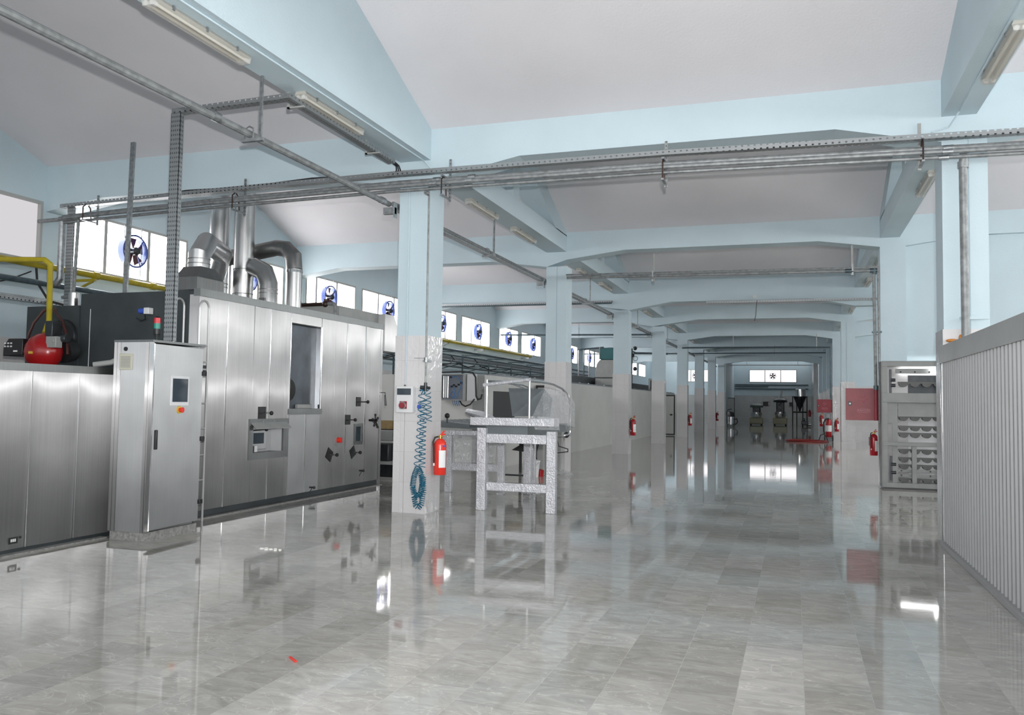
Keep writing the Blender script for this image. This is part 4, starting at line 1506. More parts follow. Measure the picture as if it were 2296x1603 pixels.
# ------------------------------------------------------------------ big stainless oven
OX, OY0, OY1, OZ = -6.94, 8.50, 13.36, 2.76
oven = thing('tunnel_oven', 'large brushed stainless oven with a dark recessed opening and levers', 'oven', (-8.0, 10.9, 0))
m = MB().box(-8.77, OX - 0.20, OY0, OY1, 0.02, OZ)
for a, b, z0, z1 in ((OY0, 9.62, 0.02, OZ), (9.62, 10.38, 0.02, 0.74), (9.62, 10.38, 1.14, OZ), (10.38, 10.50, 0.02, OZ),
                     (10.50, 11.33, 0.02, 1.33), (10.50, 11.33, 2.60, OZ), (11.33, OY1, 0.02, OZ)):
    m.box(OX - 0.21, OX - 0.02, a, b, z0, z1)
obj('body', m, DARKBOX, oven, smooth=False)
def panel(y0, y1, z0, z1, a=0.004, x=OX, name='side_panel', parent=oven, mat=None, zc=1.45):
    vs, fs = [], []
    N, M2 = 12, 4
    for i in range(N + 1):
        u = i / N
        for j in range(M2 + 1):
            z = z0 + (z1 - z0) * j / M2
            vs.append((x + a * (4 * u * (1 - u) - 0.5) * (z - zc), y0 + (y1 - y0) * u, z))
    for i in range(N):
        for j in range(M2):
            k = i * (M2 + 1) + j
            fs.append((k, k + M2 + 1, k + M2 + 2, k + 1))
    b = len(vs)
    vs += [(x - 0.018, y0, z0), (x - 0.018, y1, z0), (x - 0.018, y1, z1), (x - 0.018, y0, z1)]
    e0, e1, e2, e3 = 0, N * (M2 + 1), N * (M2 + 1) + M2, M2
    fs += [(b, b + 3, b + 2, b + 1), (b, e0, e3, b + 3), (e1, b + 1, b + 2, e2), (b, b + 1, e1, e0), (e3, e2, b + 2, b + 3)]
    return obj(name, MB().add(vs, fs), mat or STEEL, parent)
g = 0.004
for y0, y1, a in ((OY0, 9.05, 0.001), (9.05, 9.62, 0.002), (10.38, 10.50, 0.0), (11.33, 11.75, -0.004), (11.75, 12.11, 0.004), (12.11, 12.75, 0.012), (12.75, 13.27, -0.014)):
    panel(y0 + g, y1 - g, 0.10, OZ - 0.02, a)
panel(9.62 + g, 9.99 - g, 0.10, 0.74, 0.004); panel(9.62 + g, 9.99 - g, 1.14, OZ - 0.02, -0.010)
panel(9.99 + g, 10.38 - g, 0.10, 0.74, 0.004); panel(9.99 + g, 10.38 - g, 1.14, OZ - 0.02, -0.009)
panel(10.50 + g, 10.93 - g, 0.10, 1.30, 0.0, mat=STEEL2); panel(10.93 + g, 11.33 - g, 0.10, 1.30, 0.0, mat=STEEL2)
panel(10.50 + g, 11.33 - g, 2.60, OZ - 0.02, 0.004)
for y, z0, z1 in ((9.05, 0.1, OZ - 0.02), (9.99, 1.21, OZ - 0.02), (9.99, 0.1, 0.66), (10.49, 0.1, OZ - 0.02), (10.93, 0.1, 1.28), (11.34, 1.33, 2.6), (12.11, 0.1, OZ - 0.02), (12.75, 0.1, OZ - 0.02), (13.27, 0.1, OZ - 0.02)):
    obj('joint_strip', MB().box(OX - 0.004, OX + 0.008, y - 0.007, y + 0.007, z0, z1), CHROME, oven, smooth=False)
obj('corner_post', MB().box(OX - 0.14, OX + 0.006, OY0 - 0.006, OY0 + 0.012, 0.0, OZ), STEEL, oven, smooth=False)
obj('end_post', MB().box(OX - 0.10, OX + 0.004, 13.28, OY1, 0.0, OZ), STEEL, oven, smooth=False)
obj('top_trim', MB().box(OX - 0.08, OX + 0.015, OY0 - 0.01, OY1 + 0.01, OZ - 0.02, OZ + 0.075), TRIM, oven, smooth=False)
obj('end_panel', MB().box(-8.79, OX - 0.14, OY0 - 0.012, OY0, 1.80, OZ + 0.05), DARKBOX, oven, smooth=False)
obj('panel_joint', MB().box(-8.63, -8.622, OY0 - 0.016, OY0 - 0.012, 1.80, OZ - 0.15), WHITEPL, oven, smooth=False)
obj('roof_sheet', MB().box(-8.79, OX - 0.08, OY0 - 0.01, OY1, OZ, OZ + 0.05), DARKBOX, oven, smooth=False)
obj('floor_gap', MB().box(OX - 0.3, OX - 0.03, OY0, OY1, 0.0, 0.10), RUBBER, oven, smooth=False)
sill = obj('opening_sill', MB().box(OX - 0.34, OX + 0.02, 10.46, 11.37, 1.26, 1.345), TRIM, oven, smooth=False)
obj('opening_jamb', MB().box(OX - 0.34, OX + 0.006, 11.30, 11.335, 1.345, 2.60), CHROME, oven, smooth=False)
obj('opening_lintel', MB().box(OX - 0.34, OX - 0.001, 10.50, 11.33, 2.585, 2.602), BLACK, oven, smooth=False)
obj('opening_back', MB().box(OX - 0.085, OX - 0.075, 10.50, 11.30, 1.345, 2.59), simple('dark_oven_interior', (0.075, 0.09, 0.11), 0.35, 0.4, noise=0.5, nscale=3), oven, smooth=False)
obj('rotor_disc', MB().lathe([(0.0, -0.03), (0.14, -0.03), (0.16, -0.02), (0.16, 0.02), (0.14, 0.03), (0.0, 0.03)], (OX - 0.045, 10.53, 1.62), 28, 'X'), RUBBER, oven)
obj('motor_block', MB().box(OX - 0.072, OX - 0.01, 10.75, 11.12, 1.345, 1.41), FRAMEGREY, sill, bevel=0.01)

# inspection window
w = thing('inspection_window', 'x', 'x')
bpy.data.objects.remove(w)
fr = MB().box(OX, OX + 0.02, 9.55, 10.45, 1.13, 1.21).box(OX, OX + 0.02, 9.55, 10.45, 0.66, 0.75)
fr.box(OX, OX + 0.02, 9.55, 9.64, 0.75, 1.13).box(OX, OX + 0.02, 10.34, 10.45, 0.75, 1.13)
ifr = obj('inspection_frame', fr, TRIM, oven, smooth=False)
obj('visor', MB().prism([(OX + 0.015, 1.165), (OX + 0.10, 1.08), (OX + 0.10, 1.072), (OX + 0.008, 1.155)], 'Y', 9.60, 10.42), FRAMEGREY, ifr, smooth=False)
obj('recess_box', MB().box(OX - 0.19, OX - 0.18, 9.63, 10.36, 0.74, 1.14).box(OX - 0.18, OX - 0.01, 10.34, 10.36, 0.74, 1.14).box(OX - 0.18, OX - 0.01, 9.62, 10.36, 0.735, 0.745), STEEL2, ifr, smooth=False)
dr = obj('inner_door', MB().box(OX - 0.16, OX - 0.135, 9.78, 10.16, 0.78, 1.10), STEEL2, ifr, bevel=0.004)
obj('door_glass', MB().box(OX - 0.135, OX - 0.125, 9.86, 10.09, 0.86, 1.01), GLASSDARK, dr, smooth=False)
obj('door_lever', MB().tube([(OX - 0.13, 9.84, 1.045), (OX - 0.05, 10.00, 1.06)], 0.008, 8).sphere((OX - 0.04, 10.02, 1.06), 0.026), BLACK, dr)
obj('black_block', MB().box(OX - 0.12, OX - 0.04, 9.65, 9.76, 0.755, 0.84), BLACK, ifr, bevel=0.004)
obj('socket', MB().box(OX - 0.10, OX - 0.05, 9.77, 9.84, 0.755, 0.84), WHITEPL, ifr, bevel=0.004)
for y in (9.85, 10.1):
    obj('screw_head', MB().cyl((OX + 0.02, y, 1.175), (OX + 0.026, y, 1.175), 0.014, seg=10), GALV, ifr)

def lever(y, z, s, rot=0.0, L=0.13, ball=0.028, skew=0.0):
    t = MB()
    h = s / 2
    pts = []
    for a, b in ((-1, -1), (1, -1), (1, 1), (-1, 1)):
        c, sn = math.cos(rot), math.sin(rot)
        pts.append((y + (a * c - b * sn) * h, z + (a * sn + b * c) * h))
    t.prism(pts, 'X', OX + 0.001, OX + 0.012)
    o = obj('lever_plate', t, BLACK, oven, smooth=False)
    r = obj('lever_rod', MB().cyl((OX + 0.01, y, z), (OX + L, y + 0.02, z), 0.009, seg=8), CHROME, o)
    obj('lever_ball', MB().sphere((OX + L + 0.015, y + 0.02, z), ball, 12), BLACK, o)
    return o
lever(9.84, 1.29, 0.17)
lever(12.52, 1.455, 0.155, 0, 0.16)
lever(12.18, 1.16, 0.16, 0, 0.12)
lever(11.63, 0.62, 0.17, PI / 4 + 0.25, 0.12)
lever(12.37, 0.62, 0.16, 0.5, 0.12)
o = obj('knob_plate', MB().cyl((OX, 11.87, 0.84), (OX + 0.008, 11.87, 0.84), 0.095, seg=24), FRAMEGREY, oven)
obj('orange_knob', MB().cyl((OX + 0.008, 11.88, 0.84), (OX + 0.06, 11.88, 0.84), 0.045, 0.035, 16).box(OX + 0.05, OX + 0.08, 11.87, 11.89, 0.80, 0.88), EXTRED, o)
fr = MB().box(OX, OX + 0.015, 12.39, 12.69, 1.04, 1.09).box(OX, OX + 0.015, 12.39, 12.69, 0.74, 0.80)
fr.box(OX, OX + 0.015, 12.39, 12.45, 0.80, 1.04).box(OX, OX + 0.015, 12.64, 12.69, 0.80, 1.04)
o = obj('slot_frame', fr, TRIM, oven, smooth=False)
obj('slot_glass', MB().box(OX + 0.001, OX + 0.006, 12.45, 12.64, 0.80, 1.04), GLASSDARK, o, smooth=False)
m = MB().cyl((OX, 12.92, 1.14), (OX + 0.16, 12.92, 1.14), 0.02)
for a in (0.4, 1.6, 2.9, 4.3, 5.4):
    m.bar((OX + 0.12, 12.92, 1.14), (OX + 0.12, 12.92 + 0.09 * math.cos(a), 1.14 + 0.09 * math.sin(a)), 0.018, 0.018, (1, 0, 0))
    m.sphere((OX + 0.12, 12.92 + 0.095 * math.cos(a), 1.14 + 0.095 * math.sin(a)), 0.02, 8)
m.bar((OX + 0.05, 12.92, 1.14), (OX + 0.05, 13.12, 1.03), 0.01, 0.01, (1, 0, 0)).sphere((OX + 0.05, 13.14, 1.02), 0.024, 8)
obj('star_handle', m, BLACK, oven)
for y, z in ((11.10, 0.16), (12.62, 0.30)):
    obj('small_valve', MB().cyl((OX, y, z), (OX + 0.07, y, z), 0.013).sphere((OX + 0.08, y, z), 0.022, 8).bar((OX + 0.05, y, z), (OX + 0.05, y - 0.09, z - 0.08), 0.008, 0.008, (1, 0, 0)), DARKMETAL, oven)
obj('latch', MB().tube([(OX + 0.01, 13.30, 1.62), (OX + 0.08, 13.34, 1.62), (OX + 0.10, 13.36, 1.40), (OX + 0.07, 13.37, 1.40), (OX + 0.06, 13.36, 1.58)], 0.007, 6), DARKMETAL, oven)
# loading hood at the far end and top box
obj('end_hood', MB().prism([(OY1 + 0.005, 2.36), (OY1 + 0.005, 3.02), (13.72, 3.02), (13.93, 2.76), (13.93, 2.36), (13.90, 2.36), (13.90, 2.74), (13.70, 2.98), (13.40, 2.98), (13.40, 2.36)], 'X', -8.6, OX + 0.02), STEEL, oven, smooth=False)
obj('hood_cheek', MB().prism([(OY1 + 0.01, 2.36), (OY1 + 0.01, 3.02), (13.72, 3.02), (13.93, 2.76), (13.93, 2.36)], 'X', OX + 0.022, OX + 0.03), STEEL, oven, smooth=False)
obj('top_box', MB().box(-8.6, OX - 0.10, 12.0, OY1, OZ + 0.05, 3.02), FRAMEGREY, oven, smooth=False)
tag(obj('sealant_strip', MB().prism([(OY0 - 0.1, 0.0), (OY1, 0.0), (OY1, 0.012), (OY0 - 0.1, 0.012)], 'X', OX - 0.03, OX + 0.05), CONCRETE), 'rough cement seam along the foot of the big oven', 'cement seam')

# second smaller dark housing with the gas burner, behind the low enclosure
t = thing('burner_housing', 'dark grey heater housing behind the red gas burner', 'heater', (-9.25, 9.0, 1.8))
obj('casing', MB().box(-9.68, -8.795, 8.47, 9.7, 1.80, 2.66), DARKBOX, t, smooth=False)
obj('stub_flue', MB().cyl((-9.14, 8.7, 2.66), (-9.14, 8.7, 2.86), 0.065), DUCT, t)
obj('flange', MB().lathe([(0.0, 0), (0.22, 0), (0.23, 0.02), (0.23, 0.05), (0, 0.05)], (-9.03, 8.41, 2.25), 32, 'Y'), DARKMETAL, t)
t = thing('gas_burner', 'red gas burner with black control box and hoses', 'burner', (-9.00, 8.2, 1.8))
m = MB().sphere((-8.98, 8.12, 2.035), 0.2, 24, (1.25, 1.0, 1.2))
obj('housing', m, RED, t)
obj('yellow_plate', MB().box(-9.00, -8.94, 7.915, 7.93, 2.00, 2.03), LABELY, t, smooth=False)
cb = obj('control_box', MB().prism([(-9.54, 1.98), (-9.22, 1.99), (-9.22, 2.20), (-9.46, 2.20), (-9.54, 2.10)], 'Y', 8.02, 8.36), BLACK, t, bevel=0.008)
m = MB()
for i in range(3):
    for j in range(2):
        m.cyl((-9.50 + 0.05 * i, 8.005, 2.10 + 0.04 * j), (-9.50 + 0.05 * i, 8.02, 2.10 + 0.04 * j), 0.01, seg=8)
m.box(-9.36, -9.30, 8.01, 8.02, 2.03, 2.05)
obj('switch', m, LABEL, cb, smooth=False)
obj('motor', MB().box(-8.90, -8.78, 8.05, 8.20, 2.22, 2.42).cyl((-8.75, 8.12, 2.20), (-8.60, 8.12, 2.20), 0.055), DARKMETAL, t, bevel=0.008)
obj('gas_valve_block', MB().box(-8.82, -8.66, 8.0, 8.1, 2.08, 2.22).cyl((-8.70, 7.99, 2.16), (-8.70, 8.0, 2.16), 0.02), FRAMEGREY, t, bevel=0.006)
obj('blast_tube', MB().cyl((-8.85, 8.28, 2.05), (-8.85, 8.42, 2.08), 0.15), DARKMETAL, t)
BROWNHOSE = simple('brown_hose', (0.05, 0.015, 0.012), 0.4)
for a, b in (((-9.14, 8.3, 2.60), (-9.33, 8.2, 2.18)), ((-9.02, 8.3, 2.60), (-8.62, 8.15, 2.0))):
    mid = ((a[0] + b[0]) / 2 + (0.02 if b[0] > a[0] else -0.04), 8.22, 2.42)
    obj('flexible_hose', MB().tube([a, (a[0] * 0.8 + mid[0] * 0.2, 8.26, 2.57), mid, ((b[0] * 2 + mid[0]) / 3, 8.18, 2.25), b], 0.018, 8), BROWNHOSE, t)
pipe('yellow gas pipe coming from the left and dropping to the red burner', [(-10.8, 7.8, 3.24), (-9.20, 8.27, 3.24), (-9.13, 8.30, 3.18), (-9.11, 8.30, 2.45), (-9.06, 8.2, 2.28)], 0.035, YELLOW)
pipe('long yellow gas pipe running along the left wall', [(-11.0, 5.0, 3.48), (-11.0, 35.2, 3.48)], 0.05, YELLOW,
     couplings=[((-11.0, y, 3.48), (0, 1, 0)) for y in (10.9, 12.2, 25.9, 29.3)])
for y in (10.85, 18.0, 25.8, 29.2, 34.9):
    tag(obj('wall_bracket', MB().box(XW + 0.01, -10.95, y - 0.02, y + 0.02, 3.38, 3.42).bar((XW + 0.02, y, 3.25), (-11.0, y, 3.38), 0.03, 0.03, (0, 1, 0)), YELLOW if y < 12 else GALV),
        'bracket under the yellow wall pipe, %s' % {10.85: 'near the vertical pipes', 18.0: 'behind the ducts', 25.8: 'right of the near pillar', 29.2: 'below the window fan right of the near pillar', 34.9: 'at its far end'}[y], 'bracket', 'gas pipe brackets')
pipe('dark water pipe along the left wall below the yellow pipe', [(-11.0, 4.0, 3.21), (-11.0, 46.0, 3.21)], 0.045, DARKPIPE)
t = thing('cable_tray', 'dark slotted tray along the left wall below the pipes', 'cable tray', (-11.05, 20, 2.94))
obj('channel', MB().box(-11.1, -11.0, 4.0, 46.0, 2.90, 2.905).box(-11.0, -10.995, 4.0, 46.0, 2.90, 2.98), PERFH, t, smooth=False)
obj('cable_bundle', MB().tube([(-11.05, 4.0, 2.93), (-11.05, 46.0, 2.93)], 0.035, 6), BLACK, t)
for z, x, r, w in ((3.0, -10.7, 0.035, 'upper'), (2.78, -10.45, 0.04, 'middle'), (2.62, -10.6, 0.03, 'lower')):
    pipe('%s dark pipe above the white tunnel, right of the near pillar' % w, [(x, 14.6, z), (x, 45.0, z - 0.03)], r, DARKPIPE, 'dark wall pipes')
for i in range(10):
    y = 15.6 + i * 2.5
    if abs(y - 24.5) < 0.01:
        pass
    tag(obj('pipe_support', MB().box(XW + 0.01, -10.35, y - 0.02, y + 0.02, 2.70, 2.73).box(XW + 0.01, -10.6, y - 0.02, y + 0.02, 3.10, 3.13).box(-10.38, -10.34, y - 0.02, y + 0.02, 2.15, 3.0)
        .bar((XW + 0.02, y, 2.5), (-10.5, y, 2.7), 0.025, 0.025, (0, 1, 0)), DARKPIPE), 'thin dark wall frame carrying the pipes above the white tunnel', 'pipe support', 'wall pipe frames')
for i, (y, x) in enumerate(((16.5, -10.4), (19.5, -10.3), (23.6, -10.4), (25.4, -10.3), (27.8, -10.4))):
    tag(obj('cable', MB().tube([(x - 0.4, y, 2.98), (x - 0.2, y + 0.1, 2.72), (x + 0.1, y + 0.3, 2.60), (x + 0.2, y + 0.6, 2.66), (x + 0.2, y + 0.8, 2.8)], 0.02, 6), RUBBER),
        'black cable loop hanging from the dark wall pipes', 'cable', 'hanging cable loops')
# cables at the near window corner
pipe('black cable curving down from the corner of the leftmost window', [(-11.3, 10.0, 3.6), (-11.25, 10.0, 3.25), (-11.0, 10.0, 2.95), (-10.6, 10.0, 2.86)], 0.018, RUBBER, name='cable', cat='cable')
pipe('thin black cable sagging across the blue wall at the left edge', [(-11.33, 9.95, 3.42), (-11.33, 9.6, 3.25), (-11.33, 9.2, 3.12), (-11.33, 8.6, 3.1)], 0.01, RUBBER, name='cable', cat='cable')
t = thing('pressure_switch', 'small blue and white pressure switch on the dark oven end', 'switch', (-7.72, 8.42, 2.5))
obj('body', MB().box(-7.70, -7.62, 8.40, 8.485, 2.52, 2.60), WHITEPL, t, bevel=0.006)
obj('cap', MB().cyl((-7.78, 8.43, 2.56), (-7.70, 8.43, 2.56), 0.035), LABELB, t)
obj('capillary', MB().tube([(-7.70, 8.43, 2.52), (-7.72, 8.46, 2.46), (-7.80, 8.46, 2.44), (-7.86, 8.46, 2.48)], 0.008, 6), DARKMETAL, t)

# ------------------------------------------------------------------ ducts
t = thing('exhaust_duct', 'soot stained square hood with a bent duct on the oven top corner', 'duct', (-7.2, 8.9, 2.8))
m = MB()
vs = [(-7.42, 8.60, 2.84), (-7.07, 8.60, 2.84), (-7.07, 9.12, 2.84), (-7.42, 9.12, 2.84), (-7.42, 8.60, 3.0), (-7.07, 8.60, 3.0), (-7.07, 9.12, 3.0), (-7.42, 9.12, 3.0),
      (-7.38, 8.72, 3.15), (-7.12, 8.72, 3.15), (-7.12, 9.0, 3.15), (-7.38, 9.0, 3.15)]
m.add(vs, [(0, 3, 2, 1), (0, 1, 5, 4), (1, 2, 6, 5), (2, 3, 7, 6), (3, 0, 4, 7), (4, 5, 9, 8), (5, 6, 10, 9), (6, 7, 11, 10), (7, 4, 8, 11), (8, 9, 10, 11)])
obj('soot_hood', m, DUCTDARK, t, smooth=False)
R = 0.136
obj('bent_duct', MB().tube([(-7.27, 8.87, 3.13), (-7.27, 8.87, 3.32), (-7.36, 9.12, 3.53), (-7.72, 9.9, 3.53), (-8.76, 11.1, 3.42)], R, 20), DUCT, t)
for z in (3.20, 3.26):
    obj('seam_ring', MB().cyl((-7.27, 8.87, z), (-7.27, 8.87, z + 0.012), R + 0.005, seg=20), DUCTDARK, t)
def vduct(x, y, z0, z1, r, rings, label):
    t = thing('exhaust_duct', label, 'duct', (x, y, z0))
    obj('tube', MB().cyl((x, y, z0), (x, y, z1), r, seg=24), DUCT, t)
    for z in rings:
        obj('seam_ring', MB().cyl((x, y, z), (x, y, z + 0.014), r + 0.006, seg=24), DUCTDARK, t)
    return t
vduct(-8.80, 11.2, OZ + 0.06, ceil_z(11.04) - 0.02, 0.152, (3.25, 3.31, 3.62), 'left one of the two tall vertical ducts')
vduct(-8.32, 11.2, OZ + 0.06, ceil_z(11.04) - 0.02, 0.158, (2.95, 3.05, 3.13, 3.52), 'right one of the two tall vertical ducts')
t = thing('exhaust_duct', 'short elbow duct leaning out of the right tall duct', 'duct', (-7.84, 11.2, OZ))
obj('tube', MB().tube([(-7.84, 11.2, OZ + 0.06), (-7.84, 11.2, 3.28), (-7.92, 11.2, 3.47), (-8.14, 11.2, 3.58)], 0.145, 22), DUCT, t)
for z in (3.13, 3.19):
    obj('seam_ring', MB().cyl((-7.84, 11.2, z), (-7.84, 11.2, z + 0.012), 0.150, seg=22), DUCTDARK, t)
obj('damper_plate', MB().box(-7.89, -7.79, 11.03, 11.052, 2.92, 3.05), DUCTDARK, t, smooth=False)
t = thing('exhaust_duct', 'dark duct arching over to the tall bent downpipe on the right', 'duct', (-7.5, 11.5, OZ))
obj('arch_tube', MB().tube([(-9.0, 11.62, 3.80), (-7.93, 11.52, 3.92), (-7.74, 11.5, 3.89), (-7.60, 11.5, 3.76), (-7.58, 11.5, 3.55)], 0.128, 22), DUCTDARK, t)
obj('down_tube', MB().tube([(-7.58, 11.5, 3.55), (-7.58, 11.5, OZ + 0.06)], 0.130, 22), DUCT, t)
obj('collar_tape', MB().cyl((-7.58, 11.5, 3.50), (-7.58, 11.5, 3.54), 0.135, seg=22), CHROME, t)
t = thing('burner_pipe', 'black horizontal pipe with an elbow lying over the oven top edge', 'pipe', (-7.1, 12.1, 2.95))
obj('run', MB().tube([(-7.99, 12.0, 3.04), (-7.25, 12.0, 3.05)], 0.032, 10), BROWNPIPE, t)
obj('valve', MB().sphere((-7.30, 12.0, 3.05), 0.055, 10).cyl((-7.30, 12.0, 3.05), (-7.30, 12.0, 3.13), 0.03), BROWNPIPE, t)
obj('elbow', MB().tube([(-7.26, 12.0, 3.05), (-7.15, 12.0, 3.05), (-7.11, 12.0, 3.01), (-7.11, 12.0, 2.84)], 0.03, 10), PIPE, t)
t = thing('small_stand', 'small metal stand between the two tall ducts', 'stand', (-8.5, 10.8, OZ))
obj('top_plate', MB().box(-8.70, -8.28, 10.7, 10.95, 3.00, 3.03), GALV, t, smooth=False)
for x, y in ((-8.68, 10.72), (-8.30, 10.72), (-8.68, 10.93), (-8.30, 10.93)):
    obj('leg', MB().box(x - 0.015, x + 0.015, y - 0.015, y + 0.015, OZ + 0.05, 3.0), GALV, t, smooth=False)

# ------------------------------------------------------------------ low stainless enclosure and control cabinet
t = thing('low_enclosure', 'low brushed stainless enclosure at the left edge', 'enclosure', (-8.0, 5.4, 0))
obj('body', MB().box(-9.9, OX - 0.02, 3.2, OY0 - 0.03, 0.0, 1.76), DARKBOX, t, smooth=False)
for y0, y1, a in ((3.2, 4.3, -0.008), (4.3, 5.2, -0.01), (5.2, 6.16, -0.012), (6.16, 6.72, -0.014), (6.72, 7.35, -0.016)):
    panel(y0 + g, y1 - g, 0.05, 1.72, a, parent=t)
for y in (5.2, 6.16, 6.72):
    obj('joint_strip', MB().box(OX - 0.004, OX + 0.005, y - 0.005, y + 0.005, 0.05, 1.72), CHROME, t, smooth=False)
obj('top_band', MB().box(-9.9, OX + 0.006, 3.2, 7.35, 1.72, 1.795), TRIM, t, smooth=False)
obj('rear_lid', MB().box(-9.9, OX - 0.05, 7.35, OY0 - 0.03, 1.74, 1.79), BLACK, t, smooth=False)
pl = obj('type_plate', MB().box(OX + 0.006, OX + 0.012, 5.98, 6.07, 0.10, 0.16), BLACK, t, smooth=False)
m = MB()
for i in range(3):
    m.box(OX + 0.012, OX + 0.014, 5.995 + 0.02 * i, 6.008 + 0.02 * i, 0.118, 0.145)
obj('plate_mark', m, LABEL, pl, smooth=False)
obj('rivet', MB().cyl((OX + 0.005, 6.10, 0.15), (OX + 0.012, 6.10, 0.15), 0.012, seg=8), BLACK, t)
tag(obj('sealant_strip', MB().box(OX - 0.02, OX + 0.07, 3.2, 7.1, 0.0, 0.014), CONCRETE), 'rough cement seam along the foot of the low enclosure', 'cement seam')

CX0, CX1, CY0, CY1 = -6.81, -6.38, 7.05, 7.84
t = thing('control_cabinet', 'tall stainless control cabinet with its door ajar, screen and emergency stop', 'cabinet', (-6.62, 7.45, 0))
obj('plinth', MB().box(CX0 + 0.01, CX1 + 0.04, CY0 + 0.01, CY1, 0.0, 0.09), CONCRETE, t, smooth=False)
m = MB().box(CX0, CX0 + 0.02, CY0, CY1, 0.09, 2.06).box(CX0, CX1, CY1 - 0.02, CY1, 0.09, 2.06).box(CX0, CX1, CY0, CY1, 0.09, 0.11)
obj('shell', m, STEEL2, t, smooth=False)
obj('roof', MB().box(CX0 - 0.01, CX1 + 0.07, CY0 - 0.01, CY1 + 0.02, 2.06, 2.085), TRIM, t, smooth=False)
fp_ = panel  # near face, looking toward the camera
obj('front_face', MB().box(CX0 + 0.09, CX1 - 0.02, CY0 - 0.008, CY0 + 0.012, 0.09, 2.06), STEEL2, t, smooth=False)
for a, b in ((CX0, CX0 + 0.035), (CX0 + 0.045, CX0 + 0.085), (CX1 - 0.015, CX1 + 0.02), (CX1 + 0.03, CX1 + 0.06)):
    obj('corner_channel', MB().box(a, b, CY0 - 0.014, CY0 + 0.02, 0.09, 2.06), STEEL, t, smooth=False)
gr = obj('vent_grille', MB().box(-6.735, -6.565, CY0 - 0.02, CY0 - 0.008, 1.77, 1.94), simple('cream_plastic', (0.50, 0.49, 0.40), 0.5), t, bevel=0.004)
m = MB()
for i in range(8):
    m.box(-6.71, -6.59, CY0 - 0.026, CY0 - 0.02, 1.795 + i * 0.0155, 1.803 + i * 0.0155)
obj('louvre', m, FRAMEGREY, gr, smooth=False)
obj('round_knob', MB().cyl((-6.66, CY0 - 0.02, 1.99), (-6.66, CY0 - 0.008, 1.99), 0.022, seg=16), BLACK, t)
obj('terminal_rack', MB().box(CX0 + 0.25, CX1 - 0.12, CY0 + 0.05, CY1 - 0.05, 0.6, 1.98), TERMINAL, t, smooth=False)
obj('orange_wiring', MB().tube([(CX1 - 0.07, CY0 + 0.06, 0.12), (CX1 - 0.06, CY0 + 0.07, 0.35), (CX1 - 0.08, CY0 + 0.06, 0.6)], 0.02, 8), ORANGEWIRE, t)
# door hinged on the far edge, opened a little
HX, HY = CX1 + 0.04, CY1 - 0.01
DX, DY = CX1 + 0.11, 7.00
dv = Vector((DX - HX, DY - HY, 0))
dl = dv.length
dd = dv.normalized()
nn = Vector((-dd.y, dd.x, 0))
if nn.x < 0:
    nn = -nn
def dpt(s, out, z):
    p = Vector((HX, HY, 0)) + dd * (dl * s) + nn * out
    return (p.x, p.y, z)
def dbox(mb, s0, s1, o0, o1, z0, z1):
    vs = [dpt(s0, o0, z0), dpt(s1, o0, z0), dpt(s1, o1, z0), dpt(s0, o1, z0), dpt(s0, o0, z1), dpt(s1, o0, z1), dpt(s1, o1, z1), dpt(s0, o1, z1)]
    return mb.add(vs, [(0, 1, 2, 3), (7, 6, 5, 4), (0, 4, 5, 1), (1, 5, 6, 2), (2, 6, 7, 3), (3, 7, 4, 0)])
door = obj('door', dbox(MB(), 0, 1, 0, 0.022, 0.12, 2.04), STEEL2, t, bevel=0.003)
obj('door_edge', dbox(MB(), 1.0, 1.02, -0.02, 0.024, 0.12, 2.04), CHROME, door, smooth=False)
obj('screen_bezel', dbox(MB(), 0.30, 0.68, 0.022, 0.032, 1.40, 1.72), WHITEPL, door, bevel=0.003)
obj('touch_screen', dbox(MB(), 0.335, 0.645, 0.032, 0.036, 1.44, 1.69), GLASSDARK, door, smooth=False)
c0 = Vector(dpt(0.49, 0.022, 1.355))
obj('stop_ring', MB().cyl(c0, c0 + nn * 0.012, 0.04, seg=20), LABELY2 if 'LABELY2' in globals() else LABELY, door)
obj('stop_button', MB().cyl(c0 + nn * 0.012, c0 + nn * 0.05, 0.022, 0.03, 16), EXTRED, door)
obj('handle', dbox(MB(), 0.93, 0.965, 0.022, 0.05, 0.95, 1.15), BLACK, door, bevel=0.005)
for z in (0.33, 1.03, 1.76):
    obj('hinge', dbox(MB(), -0.05, 0.02, 0.0, 0.05, z - 0.025, z + 0.025), BLACK, t, bevel=0.004)
# beacon
t = thing('signal_beacon', 'red and green signal tower on top of the control cabinet', 'signal light', (-6.66, 7.48, 2.085))
obj('pole', MB().cyl((-6.66, 7.48, 2.085), (-6.66, 7.48, 2.20), 0.012).cyl((-6.66, 7.48, 2.085), (-6.66, 7.48, 2.10), 0.03), RUBBER, t)
obj('black_segment', MB().cyl((-6.66, 7.48, 2.18), (-6.66, 7.48, 2.24), 0.036), BLACK, t)
obj('green_lens', MB().cyl((-6.66, 7.48, 2.24), (-6.66, 7.48, 2.30), 0.034), simple('green_lens', (0.02, 0.25, 0.2), 0.2), t)
obj('red_lens', MB().cyl((-6.66, 7.48, 2.30), (-6.66, 7.48, 2.36), 0.034), simple('red_lens', (0.6, 0.02, 0.03), 0.2), t)
obj('cap', MB().cyl((-6.66, 7.48, 2.36), (-6.66, 7.48, 2.375), 0.034, 0.025), BLACK, t)
# grey hose behind the cabinet
pipe('grey corrugated hose rising behind the control cabinet', [(-7.25, 7.2, 1.83), (-7.1, 7.3, 1.86), (-6.97, 7.45, 1.98), (-6.88, 7.55, 2.04)], 0.03, FRAMEGREY, name='flexible_hose', cat='hose')

